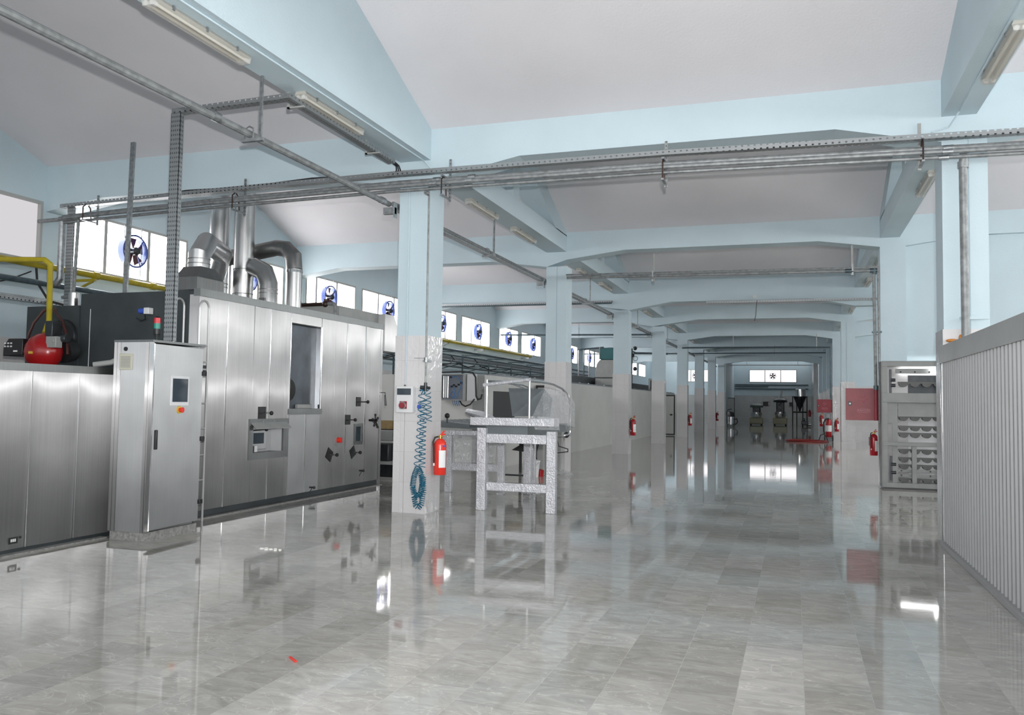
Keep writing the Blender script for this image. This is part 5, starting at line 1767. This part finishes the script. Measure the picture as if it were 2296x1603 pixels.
# ladder with hooped rails
t = thing('access_ladder', 'narrow steel ladder with hooped rails at the oven corner', 'ladder', (-6.95, 8.43, 0))
def hoop(x, y0, y1, zt, zb):
    pts = [(x, y0, zb), (x, y0, zt - 0.09)]
    for i in range(7):
        a = PI - PI * i / 6
        pts.append((x, (y0 + y1) / 2 + (y1 - y0) / 2 * math.cos(a), zt - 0.09 + 0.09 * math.sin(a)))
    pts.append((x, y1, zb))
    return MB().tube(pts, 0.0135, 8)
LADDER = simple('bright_ladder_tube', (0.6, 0.6, 0.6), 0.3, 0.6)
h = obj('hooped_rail', hoop(-6.77, 8.30, 8.47, 2.66, 0.0), LADDER, t)
for z in (2.12, 1.78, 1.42, 1.12, 0.80, 0.50, 0.22):
    obj('brace', MB().cyl((-6.77, 8.30, z), (-6.77, 8.47, z), 0.009, seg=8), LADDER, h)
h = obj('hooped_rail', hoop(-7.14, 8.30, 8.47, 2.70, 1.80), LADDER, t)
obj('brace', MB().cyl((-7.14, 8.30, 2.15), (-7.14, 8.47, 2.15), 0.011, seg=8), DARKMETAL, h)
for z in (2.0, 1.91):
    obj('step', MB().box(-7.14, -6.77, 8.31, 8.46, z - 0.09, z - 0.07), FRAMEGREY, t, smooth=False)
obj('step_gusset', MB().prism([(8.31, 1.88), (8.46, 1.88), (8.46, 1.78)], 'X', -6.785, -6.775), DARKMETAL, t, smooth=False)

# ------------------------------------------------------------------ white proofing tunnel
TX = -6.30
t = thing('proofing_tunnel', 'long white panelled tunnel running along the left aisle', 'tunnel', (-8.0, 30, 0))
obj('body', MB().box(-9.6, TX, 16.85, 47.0, 0.0, 2.06), WHITESHEET, t, smooth=False)
obj('end_ribbing', MB().add([], []).prism([(TX - 0.26, 16.85), (TX - 0.26, 16.82), (TX, 16.82), (TX, 16.85)], 'Z', 0.0, 2.06), CLAD, t, smooth=False)
m = MB()
for i in range(16):
    obj_x = TX - 0.25 + 0.016 * i
    m.box(obj_x, obj_x + 0.007, 16.812, 16.82, 0.0, 2.05)
obj('rib', m, FRAMEGREY, t, smooth=False)
obj('corner_trim', MB().box(TX - 0.006, TX + 0.006, 16.81, 16.83, 0.0, 2.06), GALV, t, smooth=False)
for i in range(24):
    y = 18.4 + i * 1.2
    obj('roof_clip', MB().box(TX - 0.12, TX - 0.08, y, y + 0.05, 2.06, 2.13), CHROME if i % 2 else FRAMEGREY, t, smooth=False)
obj('edge_strip', MB().box(TX - 0.2, TX - 0.02, 17.6, 46.8, 2.06, 2.10), TERMINAL, t, smooth=False)
obj('roof_clutter', MB().box(-9.3, -7.3, 29.5, 46.0, 2.06, 2.45), DARKBOX, t, smooth=False)
op = obj('side_opening', MB().box(TX - 0.001, TX + 0.003, 17.4, 18.9, 0.9, 1.72), BLACK, t, smooth=False)
for y, w in ((20.55, 'open black framed door leaf behind the second pillar'), (40.2, 'open black framed white door leaf beside the fourth pillar')):
    d = thing('door_leaf', w, 'door', (-5.85, y, 0.03))
    x0, x1 = -6.28, -5.39
    obj('panel', MB().box(x0 + 0.05, x1 - 0.05, y, y + 0.05, 0.08, 1.86), WHITESHEET, d, smooth=False)
    m = MB().box(x0, x0 + 0.05, y - 0.005, y + 0.055, 0.03, 1.92).box(x1 - 0.05, x1, y - 0.005, y + 0.055, 0.03, 1.92)
    m.box(x0 + 0.05, x1 - 0.05, y - 0.005, y + 0.055, 0.03, 0.08).box(x0 + 0.05, x1 - 0.05, y - 0.005, y + 0.055, 1.86, 1.92)
    obj('gasket_frame', m, RUBBER, d, smooth=False)
    obj('handle', MB().cyl((x1 - 0.17, y - 0.03, 0.98), (x1 - 0.17, y, 0.98), 0.05).bar((x1 - 0.25, y - 0.03, 0.98), (x1 - 0.08, y - 0.03, 0.98), 0.03, 0.03), DARKMETAL, d)
# pneumatic box on the tunnel end
t = thing('pneumatic_cabinet', 'open wall cabinet of air hoses and valves on the white tunnel end', 'cabinet', (-6.9, 16.7, 1.5))
m = MB().box(-7.24, -6.68, 16.60, 16.81, 1.50, 1.52).box(-7.24, -6.68, 16.60, 16.81, 2.05, 2.07).box(-7.24, -7.22, 16.60, 16.81, 1.52, 2.05).box(-6.70, -6.68, 16.60, 16.81, 1.52, 2.05)
obj('box', m, FRAMEGREY, t, smooth=False)
obj('back_plate', MB().box(-7.22, -6.70, 16.79, 16.80, 1.52, 2.05), simple('zinc_plate', (0.30, 0.33, 0.38), 0.4, 0.4), t, smooth=False)
for i, x in enumerate((-7.17, -7.12, -7.07)):
    obj('cylinder', MB().cyl((x, 16.66, 1.56), (x, 16.66, 2.02), 0.02), CHROME if i != 1 else WHITEPL, t)
HB = simple('blue_pneumatic_hose', (0.05, 0.16, 0.38), 0.4)
for p in ([(-7.0, 16.65, 2.0), (-6.85, 16.62, 2.02), (-6.72, 16.64, 1.85)], [(-6.95, 16.65, 1.82), (-6.88, 16.62, 1.72), (-6.92, 16.62, 1.54)],
          [(-6.74, 16.65, 1.85), (-6.80, 16.62, 1.7), (-6.84, 16.62, 1.54)], [(-7.0, 16.64, 1.62), (-6.93, 16.6, 1.7), (-6.86, 16.62, 1.6), (-6.93, 16.62, 1.55), (-7.0, 16.64, 1.62)]):
    obj('air_tube', MB().tube(p, 0.008, 6), HB, t)
for x, z in ((-6.98, 1.80), (-6.93, 1.83), (-6.88, 1.80), (-6.82, 1.84), (-6.76, 1.88), (-7.0, 2.0)):
    obj('fitting', MB().box(x - 0.02, x + 0.02, 16.64, 16.68, z - 0.02, z + 0.02), BLACK, t, smooth=False)
for i in range(4):
    x = -6.96 + 0.045 * i
    obj('hose_tail', MB().tube([(x, 16.68, 1.50), (x + 0.01, 16.66, 1.44), (x + 0.04, 16.66, 1.39)], 0.008, 6), simple('grey_blue_tube', (0.15, 0.2, 0.3), 0.4) if i == 0 else HB, t)
obj('cabinet_door', MB().box(-6.66, -6.44, 16.74, 16.76, 1.50, 2.07), WHITEPL, t, smooth=False)
pipe('thick black cable looping over the white tunnel end', [(-7.5, 16.76, 2.10), (-6.75, 16.70, 2.12), (-6.52, 16.70, 2.10), (-6.45, 16.70, 2.0), (-6.44, 16.72, 1.6), (-6.40, 16.72, 1.53), (-6.33, 16.72, 1.55), (-6.30, 16.70, 1.64)],
     0.018, RUBBER, name='cable', cat='cable')
pipe('black cable sagging from the pneumatic cabinet', [(-6.80, 16.68, 1.50), (-6.74, 16.66, 1.42), (-6.66, 16.66, 1.38), (-6.55, 16.66, 1.42), (-6.46, 16.68, 1.54)], 0.016, RUBBER, name='cable', cat='cable')

# dough feeder between oven and tunnel
t = thing('dough_feeder', 'small grey machine glimpsed between oven and near pillar', 'machine', (-7.4, 14.8, 0))
obj('upper_body', MB().box(-8.2, -6.95, 14.3, 15.1, 0.72, 0.92), FRAMEGREY, t, bevel=0.02)
obj('wooden_slats', MB().box(-8.2, -6.95, 14.5, 14.52, 0.93, 1.10), WOOD, t, smooth=False)
obj('black_edge', MB().box(-8.2, -6.95, 14.48, 14.53, 0.915, 0.935), BLACK, t, smooth=False)
obj('motor_cover', MB().prism([(-7.50, 0.36), (-7.1, 0.36), (-7.1, 0.68), (-7.55, 0.68)], 'Y', 14.0, 14.4), DARKMETAL, t, bevel=0.02)
for x in (-7.5, -7.05):
    obj('leg', MB().cyl((x, 14.2, 0.0), (x, 14.2, 0.74), 0.035), WHITEPL, t)
obj('gear_box', MB().box(-7.6, -7.0, 14.1, 14.5, 0.06, 0.30).cyl((-7.4, 14.0, 0.2), (-7.4, 14.1, 0.2), 0.09), DARKMETAL, t, bevel=0.01)
obj('base_rail', MB().box(-7.9, -6.9, 14.0, 14.06, 0.30, 0.36), FRAMEGREY, t, smooth=False)

# ------------------------------------------------------------------ wrapped conveyor table behind the near pillar
t = thing('conveyor_table', 'steel conveyor table with curved tube guards wrapped in clear film', 'machine', (-3.6, 12.2, 0))
def leg(x0, x1, y0, y1, z1, z0=0):
    return obj('leg', MB().box(x0, x1, y0, y1, z0, z1), WRAP, t, bevel=0.006, smooth=False)
leg(-4.17, -4.04, 10.88, 10.98, 1.13)
leg(-3.18, -3.05, 10.92, 11.02, 1.10)
obj('end_rail', MB().box(-4.04, -3.18, 10.90, 11.0, 0.925, 1.05), WRAP, t, bevel=0.006, smooth=False)
obj('lower_rail', MB().box(-4.04, -3.18, 10.92, 11.0, 0.27, 0.385), WRAP, t, bevel=0.006, smooth=False)
leg(-4.17, -4.05, 13.0, 13.1, 0.95)
obj('inner_rail', MB().box(-4.13, -4.07, 10.98, 13.0, 0.93, 1.02), WRAP, t, bevel=0.006, smooth=False)
obj('deck', MB().box(-4.27, -3.06, 10.86, 11.12, 1.165, 1.275), WRAP, t, bevel=0.008, smooth=False)
obj('under_deck', MB().box(-4.05, -3.46, 10.96, 13.1, 1.03, 1.165), DARKHOOD, t, smooth=False)
def guard(x, r=0.017):
    pts = [(x, 10.93, 1.27), (x, 10.93, 1.79)]
    g1 = obj('guard_post', MB().tube(pts, r, 8), CHROME, t)
    pts = [(x, 10.93, 1.78), (x, 11.5, 1.785), (x, 12.1, 1.76), (x, 12.6, 1.71), (x, 12.95, 1.63), (x, 13.08, 1.54), (x, 13.12, 1.42), (x, 13.12, 1.08), (x, 13.08, 1.00), (x, 12.95, 0.98), (x, 12.8, 0.98)]
    obj('guard_bow', MB().tube(pts, r, 8), CHROME, t)
guard(-3.43)
guard(-4.05)
obj('wrapped_crossbar', MB().tube([(-4.10, 10.93, 1.72), (-3.9, 10.93, 1.745), (-3.6, 10.93, 1.78), (-3.42, 10.93, 1.80)], [0.03, 0.026, 0.024, 0.028], 10), WRAP, t)
obj('middle_guard', MB().tube([(-3.75, 10.93, 1.75), (-3.75, 11.6, 1.74), (-3.75, 12.4, 1.66), (-3.75, 12.9, 1.52)], 0.012, 8), CHROME, t)
def sheet(name, pts, mat, par=t, thick=0.004, axis=(1, 0, 0)):
    d = Vector(axis) * thick
    n = len(pts)
    vs = [Vector(p) for p in pts] + [Vector(p) + d for p in pts]
    fs = [tuple(range(n)), tuple(range(2 * n - 1, n - 1, -1))] + [(i, i + n, (i + 1) % n + n, (i + 1) % n) for i in range(n)]
    return obj(name, MB().add(vs, fs), mat, par, smooth=False)
sheet('grey_hood_sheet', [(-4.10, 12.0, 1.70), (-3.62, 12.25, 1.70), (-3.50, 12.3, 1.55), (-3.52, 12.25, 1.28), (-4.0, 11.9, 1.28)], DARKHOOD, axis=(0, 1, 0), thick=0.02)
sheet('film_panel', [(-3.40, 10.98, 1.30), (-3.40, 13.3, 1.10), (-3.40, 13.3, 1.50), (-3.40, 12.7, 1.66), (-3.40, 11.6, 1.70)], FILM)
sheet('white_side_panel', [(-3.42, 11.55, 1.62), (-3.42, 11.55, 1.20), (-3.42, 13.1, 1.12), (-3.42, 13.1, 1.50), (-3.42, 12.6, 1.60)], FILM, thick=0.006)
sheet('end_film', [(-3.42, 10.95, 1.30), (-3.02, 10.95, 1.28), (-3.02, 11.0, 1.12), (-3.35, 10.95, 1.12)], FILM, axis=(0, 1, 0))
obj('adjuster_knob', MB().sphere((-3.52, 13.25, 0.97), 0.05, 12, (1, 0.7, 1)), BLACK, t)
obj('hanging_cable', MB().tube([(-3.6, 12.9, 0.98), (-3.55, 12.9, 0.80), (-3.40, 12.9, 0.76), (-3.40, 12.9, 0.72), (-3.6, 12.9, 0.69)], 0.008, 6), RUBBER, t)

# second table frame, further left
t = thing('wrapped_table_frame', 'white steel table frame in clear film behind the near extinguisher', 'table frame', (-4.95, 13.4, 0))
obj('top_rail', MB().box(-5.44, -4.30, 12.76, 12.86, 0.935, 1.01), WRAP, t, bevel=0.006, smooth=False)
for x in (-5.40, -4.49):
    obj('leg', MB().box(x - 0.055, x + 0.055, 12.78, 12.88, 0, 0.935), WRAP, t, bevel=0.006, smooth=False)
    obj('rear_leg', MB().box(x - 0.05, x + 0.05, 14.5, 14.6, 0, 0.935), WRAP, t, bevel=0.006, smooth=False)
    obj('side_rail', MB().box(x - 0.04, x + 0.04, 12.88, 14.5, 0.86, 0.935), WRAP, t, bevel=0.006, smooth=False)
obj('cross_rail', MB().box(-5.345, -4.545, 12.80, 12.86, 0.36, 0.48), WRAP, t, bevel=0.006, smooth=False)
sheet('film_curtain', [(-5.34, 12.84, 0.93), (-4.55, 12.84, 0.93), (-4.62, 12.86, 0.5), (-5.30, 12.86, 0.48)], FILM, t, axis=(0, 1, 0))
# ribbed feed belt on it
t = thing('ribbed_belt', 'grey ribbed feed belt with film roll lying on the second table frame', 'conveyor belt', (-5.2, 13.8, 1.02))
m = MB().prism([(-5.75, 1.05), (-4.55, 0.985 + 0.03), (-4.55, 1.02 + 0.03), (-5.75, 1.16)], 'Y', 13.0, 15.0)
obj('belt', m, DARKHOOD, t, smooth=False)
for i in range(10):
    y = 13.1 + i * 0.19
    obj('belt_rib', MB().bar((-5.74, y, 1.165), (-4.56, y, 1.055), 0.025, 0.012), GALV, t, smooth=False)
obj('film_roll', MB().tube([(-5.62, 14.2, 1.30), (-5.2, 13.8, 1.25), (-4.7, 13.4, 1.12)], [0.06, 0.075, 0.05], 10), WRAP, t)
tag(obj('black_knob', MB().sphere((-5.52, 13.0, 1.245), 0.045, 10).cyl((-5.52, 13.0, 1.12), (-5.52, 13.0, 1.22), 0.012), BLACK), 'black ball knob in front of the white tunnel end', 'knob')

# legs, trolley and pails further back
t = thing('far_machine_stand', 'grey machine stand with curved leg and cables behind the wrapped table', 'machine', (-4.8, 17.0, 0))
obj('beam', MB().box(-5.6, -4.45, 16.4, 17.25, 0.80, 0.98), FRAMEGREY, t, bevel=0.01)
obj('leg', MB().box(-4.97, -4.84, 16.4, 16.55, 0, 0.82), FRAMEGREY, t, bevel=0.01)
obj('leg', MB().prism([(-4.78, 0.0), (-4.66, 0.0), (-4.60, 0.82), (-4.74, 0.82)], 'Y', 17.0, 17.1), FRAMEGREY, t, bevel=0.01)
obj('leg', MB().box(-5.55, -5.50, 17.0, 17.05, 0, 0.8), DARKMETAL, t, smooth=False)
obj('leg', MB().box(-5.25, -5.20, 17.0, 17.05, 0, 0.8), DARKMETAL, t, smooth=False)
obj('cable_loop', MB().tube([(-4.95, 16.3, 0.5), (-4.85, 16.3, 0.9), (-4.75, 16.3, 1.0), (-4.62, 16.3, 0.9), (-4.6, 16.3, 0.4)], 0.014, 6), RUBBER, t)
t = thing('roller_trolley', 'low trolley with a pale wooden roller behind the wrapped table', 'trolley', (-4.9, 15.6, 0))
obj('wooden_roller', MB().cyl((-5.35, 15.4, 0.88), (-4.72, 15.4, 0.88), 0.07), WOOD, t)
for x in (-5.32, -4.75):
    obj('post', MB().box(x - 0.02, x + 0.02, 15.38, 15.42, 0.08, 0.82), FRAMEGREY, t, smooth=False)
    obj('caster', MB().lathe([(0.0, -0.012), (0.035, -0.012), (0.035, 0.012), (0, 0.012)], (x, 15.4, 0.035), 12, 'X'), BRASS, t)
obj('base_bar', MB().box(-5.36, -4.70, 15.37, 15.43, 0.07, 0.10), DARKMETAL, t, smooth=False)
obj('black_tray', MB().prism([(-5.2, 0.56), (-4.80, 0.80), (-4.78, 0.5), (-5.0, 0.54)], 'Y', 15.45, 15.55), BLACK, t, smooth=False)
t = thing('white_pail', 'white plastic pail under the wrapped table', 'pail', (-5.0, 16.1, 0))
obj('body', MB().lathe([(0.0, 0), (0.13, 0), (0.155, 0.30), (0.165, 0.30), (0.165, 0.33), (0.15, 0.33), (0.12, 0.02), (0, 0.02)], (-4.98, 16.1, 0), 24), WHITEPL, t)
obj('wire_handle', MB().tube([(-5.14, 16.05, 0.30), (-5.08, 15.93, 0.20), (-4.98, 15.92, 0.17), (-4.88, 15.93, 0.2), (-4.82, 16.05, 0.30)], 0.005, 6), GALV, t)
tag(obj('red_can', MB().lathe([(0, 0), (0.07, 0), (0.075, 0.13), (0.0, 0.15)], (-4.86, 16.28, 0), 16), RED), 'small red can on the floor near the second pillar', 'can')
m = MB()
vs, fs = [], []
rnd = random.Random(4)
N = 11
for i in range(N):
    for j in range(N):
        x = -4.72 + 0.42 * i / (N - 1)
        y = 16.62 + 0.34 * j / (N - 1)
        e = math.sin(PI * i / (N - 1)) * math.sin(PI * j / (N - 1))
        vs.append((x + rnd.uniform(-.02, .02), y + rnd.uniform(-.02, .02), 0.004 + e * rnd.uniform(0.02, 0.13)))
for i in range(N - 1):
    for j in range(N - 1):
        fs.append((i * N + j, (i + 1) * N + j, (i + 1) * N + j + 1, i * N + j + 1))
tag(obj('crumpled_film', m.add(vs, fs), FILM, smooth=False), 'crumpled clear film on the floor by the second pillar', 'plastic film')

# ------------------------------------------------------------------ far left machine with teal box
t = thing('hooded_mixer', 'curved grey machine hood topped by a teal box beyond the second pillar', 'machine', (-6.9, 31.5, 2.1))
prof = []
for i in range(9):
    a = PI / 2 * i / 8
    prof.append((-7.02 - 0.25 * math.sin(a) - 0.0, 3.15 - 0.55 * (1 - math.cos(a))))
obj('hood', MB().prism([(-6.35, 2.14), (-7.15, 2.14), (-7.15, 2.62), (-7.10, 2.95), (-6.98, 3.12), (-6.35, 3.12)], 'Y', 31.0, 33.0), FRAMEGREY, t, bevel=0.03)
obj('hood_band', MB().box(-7.17, -6.34, 30.98, 33.0, 2.42, 2.46), DARKMETAL, t, smooth=False)
obj('teal_box', MB().box(-6.98, -6.4, 31.0, 32.6, 3.13, 3.56), TEAL, t, bevel=0.02)
obj('box_corner', MB().box(-7.0, -6.96, 30.98, 31.02, 3.13, 3.60), FRAMEGREY, t, smooth=False)
t = thing('pipe_cluster', 'upright pipes in front of the window left of the teal box', 'pipes', (-9.3, 38, 2.4))
for x, mt in ((-9.9, DARKPIPE), (-9.55, GALV), (-9.3, DARKPIPE), (-9.05, GALV)):
    obj('upright_pipe', MB().tube([(x, 38.0, 2.45), (x, 38.0, 3.95)], 0.035, 8), mt, t)
obj('header_pipe', MB().tube([(-9.6, 38.0, 3.95), (-8.4, 38.0, 4.05), (-8.35, 38.0, 3.9)], 0.04, 8), DARKPIPE, t)
t = thing('valve_tower', 'dark tower of valves and pipes right of the third pillar', 'pipes', (-6.7, 36.5, 2.1))
obj('upright_pipe', MB().tube([(-6.95, 36.5, 2.12), (-6.95, 36.5, 4.15)], 0.06, 8), DARKPIPE, t)
obj('upright_pipe', MB().tube([(-6.78, 36.5, 2.12), (-6.78, 36.5, 3.9)], 0.04, 8), DARKMETAL, t)
for z in (3.9, 3.6, 3.3, 3.0, 2.5):
    obj('valve', MB().sphere((-6.75 + 0.15 * math.sin(z * 7), 36.45, z), 0.09, 8), DARKMETAL, t)
obj('branch_pipe', MB().tube([(-6.95, 36.5, 3.85), (-6.6, 36.5, 3.7), (-5.2, 36.5, 3.66)], 0.04, 8), DARKPIPE, t)
obj('handwheel', MB().lathe([(0.09, -0.01), (0.11, 0), (0.09, 0.01), (0.09, -0.01)], (-6.6, 36.4, 3.45), 14, 'Y'), DARKMETAL, t)
t = thing('upper_switch_cabinet', 'pale cabinet with a dark opening above the tunnel beyond the fourth pillar', 'cabinet', (-6.3, 42, 2.1))
obj('body', MB().box(-6.95, -6.32, 42.0, 43.0, 2.14, 2.75), FRAMEGREY, t, smooth=False)
obj('dark_opening', MB().box(-6.85, -6.42, 41.985, 42.0, 2.2, 2.65), BLACK, t, smooth=False)

# ------------------------------------------------------------------ bakery machines in the far room
def mixer(x, y, lab, s=1.0, tall=0.0):
    t = thing('spiral_mixer', lab, 'mixer', (x, y, 0))
    obj('base', MB().box(x - 0.48 * s, x + 0.48 * s, y - 0.3, y + 0.9, 0.08, 0.55 * s), CREAM, t, bevel=0.06)
    obj('bowl', MB().lathe([(0.0, 0.55 * s), (0.36 * s, 0.56 * s), (0.40 * s, 0.7 * s), (0.40 * s, 0.95 * s), (0.37 * s, 0.95 * s), (0.36 * s, 0.7 * s), (0, 0.62 * s)], (x, y, 0), 28), CHROME, t)
    obj('column', MB().box(x - 0.28 * s, x + 0.28 * s, y + 0.45, y + 0.95, 0.5, 1.35 * s + tall), DARKMETAL, t, bevel=0.06)
    obj('head', MB().lathe([(0.0, 1.62 * s + tall), (0.25 * s, 1.60 * s + tall), (0.46 * s, 1.48 * s + tall), (0.50 * s, 1.32 * s + tall), (0.0, 1.30 * s + tall)], (x, y + 0.35, 0), 28), simple('grey_green_enamel', (0.12, 0.15, 0.13), 0.35) if not tall else DARKMETAL, t)
    obj('spiral_hook', MB().tube([(x + 0.1 * math.cos(a * 1.3), y + 0.1 * math.sin(a * 1.3), 1.3 * s + tall - a * 0.1) for a in range(7)], 0.03, 8), CHROME, t)
    for q in (-1, 1):
        obj('foot', MB().cyl((x + q * 0.38 * s, y - 0.2, 0), (x + q * 0.38 * s, y - 0.2, 0.1), 0.06), RUBBER, t)
    return t
mixer(-2.75, 65.8, 'spiral mixer with shining bowl, left one in the far room', 1.0)
mixer(-1.05, 66.6, 'taller cream mixer in the centre of the far room', 1.05, 0.35)
t = thing('flour_hopper', 'conical hopper on a dark stand in the far room', 'hopper', (0.35, 66, 0))
obj('cone', MB().lathe([(0.05, 1.05), (0.09, 1.25), (0.45, 2.12), (0.47, 2.18)], (0.35, 66, 0), 28), DARKMETAL, t)
obj('drum', MB().lathe([(0.36, 2.18), (0.36, 2.72), (0.33, 2.74), (0.0, 2.74)], (0.40, 66, 0), 28), CHROME, t)
obj('stand_ring', MB().tube([(0.35 + 0.50 * math.cos(a * PI / 9), 66 + 0.5 * math.sin(a * PI / 9), 1.02) for a in range(18)], 0.05, 8, closed=True), RUBBER, t)
for a in (0.4, 1.97, 3.54, 5.1):
    x, y = 0.35 + 0.55 * math.cos(a), 66 + 0.5 * math.sin(a)
    obj('leg', MB().cyl((x, y, 0), (x, y, 2.15), 0.035), RUBBER, t)
obj('rim_plate', MB().lathe([(0.0, 2.14), (0.56, 2.14), (0.56, 2.19), (0, 2.19)], (0.35, 66, 0), 20), DARKMETAL, t)
t = thing('suction_arm', 'tilted white cylinder above the centre mixer', 'duct', (-1.05, 67, 2.1))
obj('cylinder', MB().cyl((-1.10, 68.2, 2.0), (-0.98, 68.2, 2.62), 0.11), WHITEPL, t)
obj('lower_duct', MB().cyl((-1.15, 68.2, 1.6), (-1.10, 68.2, 2.0), 0.22, 0.14), DARKMETAL, t)
t = thing('vacuum_cleaner', 'black wheeled industrial vacuum beside the last left pillar', 'vacuum cleaner', (-4.15, 59.3, 0))
obj('drum', MB().cyl((-4.15, 59.3, 0.15), (-4.15, 59.3, 0.68), 0.22), CHROME, t)
obj('head', MB().lathe([(0.26, 0.68), (0.26, 0.80), (0.2, 0.98), (0, 1.05)], (-4.15, 59.3, 0), 20), BLACK, t)
obj('handle', MB().tube([(-4.4, 59.4, 0.2), (-4.45, 59.4, 1.0), (-4.35, 59.4, 1.15), (-4.1, 59.4, 1.2)], 0.03, 8), BLACK, t)
obj('hose', MB().tube([(-3.93, 59.2, 0.5), (-3.75, 59.2, 0.55), (-3.7, 59.2, 0.3), (-3.9, 59.1, 0.12)], 0.035, 8), RUBBER, t)
for x in (-4.35, -3.98):
    obj('wheel', MB().lathe([(0, -0.02), (0.1, -0.02), (0.1, 0.02), (0, 0.02)], (x, 59.15, 0.1), 14, 'X'), RUBBER, t)
t = thing('floor_machine', 'low dark machine at the right of the far room', 'machine', (0.75, 64, 0))
obj('body', MB().box(0.45, 0.9, 63.8, 64.3, 0.12, 0.42).box(0.5, 0.7, 63.9, 64.2, 0.42, 0.6), DARKMETAL, t, bevel=0.04)
obj('motor', MB().cyl((0.85, 64, 0.18), (1.1, 64, 0.18), 0.12), CHROME, t)
for x in (0.5, 0.85):
    obj('wheel', MB().lathe([(0, -0.02), (0.1, -0.02), (0.1, 0.02), (0, 0.02)], (x, 63.75, 0.1), 12, 'X'), RUBBER, t)
t = thing('wall_monitor', 'small dark box on an arm between the far mixers', 'control box', (-2.2, 68, 1.5))
obj('box', MB().box(-2.35, -1.95, 68.0, 68.2, 1.42, 1.78), BLACK, t, bevel=0.02)
obj('round_lamp', MB().cyl((-1.85, 67.95, 1.62), (-1.85, 68.05, 1.62), 0.12), WHITEPL, t)
obj('wall_arm', MB().box(-2.2, -2.1, 68.2, YEND - 0.02, 1.55, 1.62), DARKMETAL, t, smooth=False)
tag(obj('wall_box', MB().box(-0.42, -0.18, YEND - 0.2, YEND - 0.013, 1.45, 1.75), BLACK), 'small square black box on the end wall right of centre', 'control box')
tag(obj('far_extinguisher', MB().lathe([(0, 0.7), (0.09, 0.7), (0.09, 1.1), (0.03, 1.2), (0, 1.22)], (1.02, 65.2, 0), 14).box(0.99, 1.2, 65.18, 65.22, 0.9, 0.95), EXTDARK), 'tiny red extinguisher beside the far hopper', 'fire extinguisher')
t = thing('door_leaf', 'pale narrow door standing left in the far room', 'door', (-4.3, 62.5, 0))
obj('panel', MB().box(-4.60, -4.15, 62.5, 62.55, 0.02, 1.95), WHITESHEET, t, smooth=False)
obj('frame', MB().box(-4.60, -4.10, 62.47, 62.58, 1.95, 2.0).box(-4.15, -4.10, 62.47, 62.58, 0.0, 1.95), DARKMETAL, t, smooth=False)

# things lying on the floor in front
tag(obj('red_stick', MB().bar((-2.77, 4.27, 0.006), (-2.69, 4.21, 0.006), 0.012, 0.008), EXTRED), 'small red plastic piece on the floor in front', 'plastic piece')
m = MB()
for i in range(7):
    x, y = -5.02 + 0.035 * i, 7.19 + 0.03 * math.sin(i * 2.1)
    m.lathe([(0.0, 0.0), (0.028 - 0.002 * i, 0.0), (0.015, 0.012), (0.0, 0.014)], (x, y, 0), 7)
tag(obj('debris', m, DIRT), 'small heap of white debris on the floor before the oven', 'debris', kind='stuff')
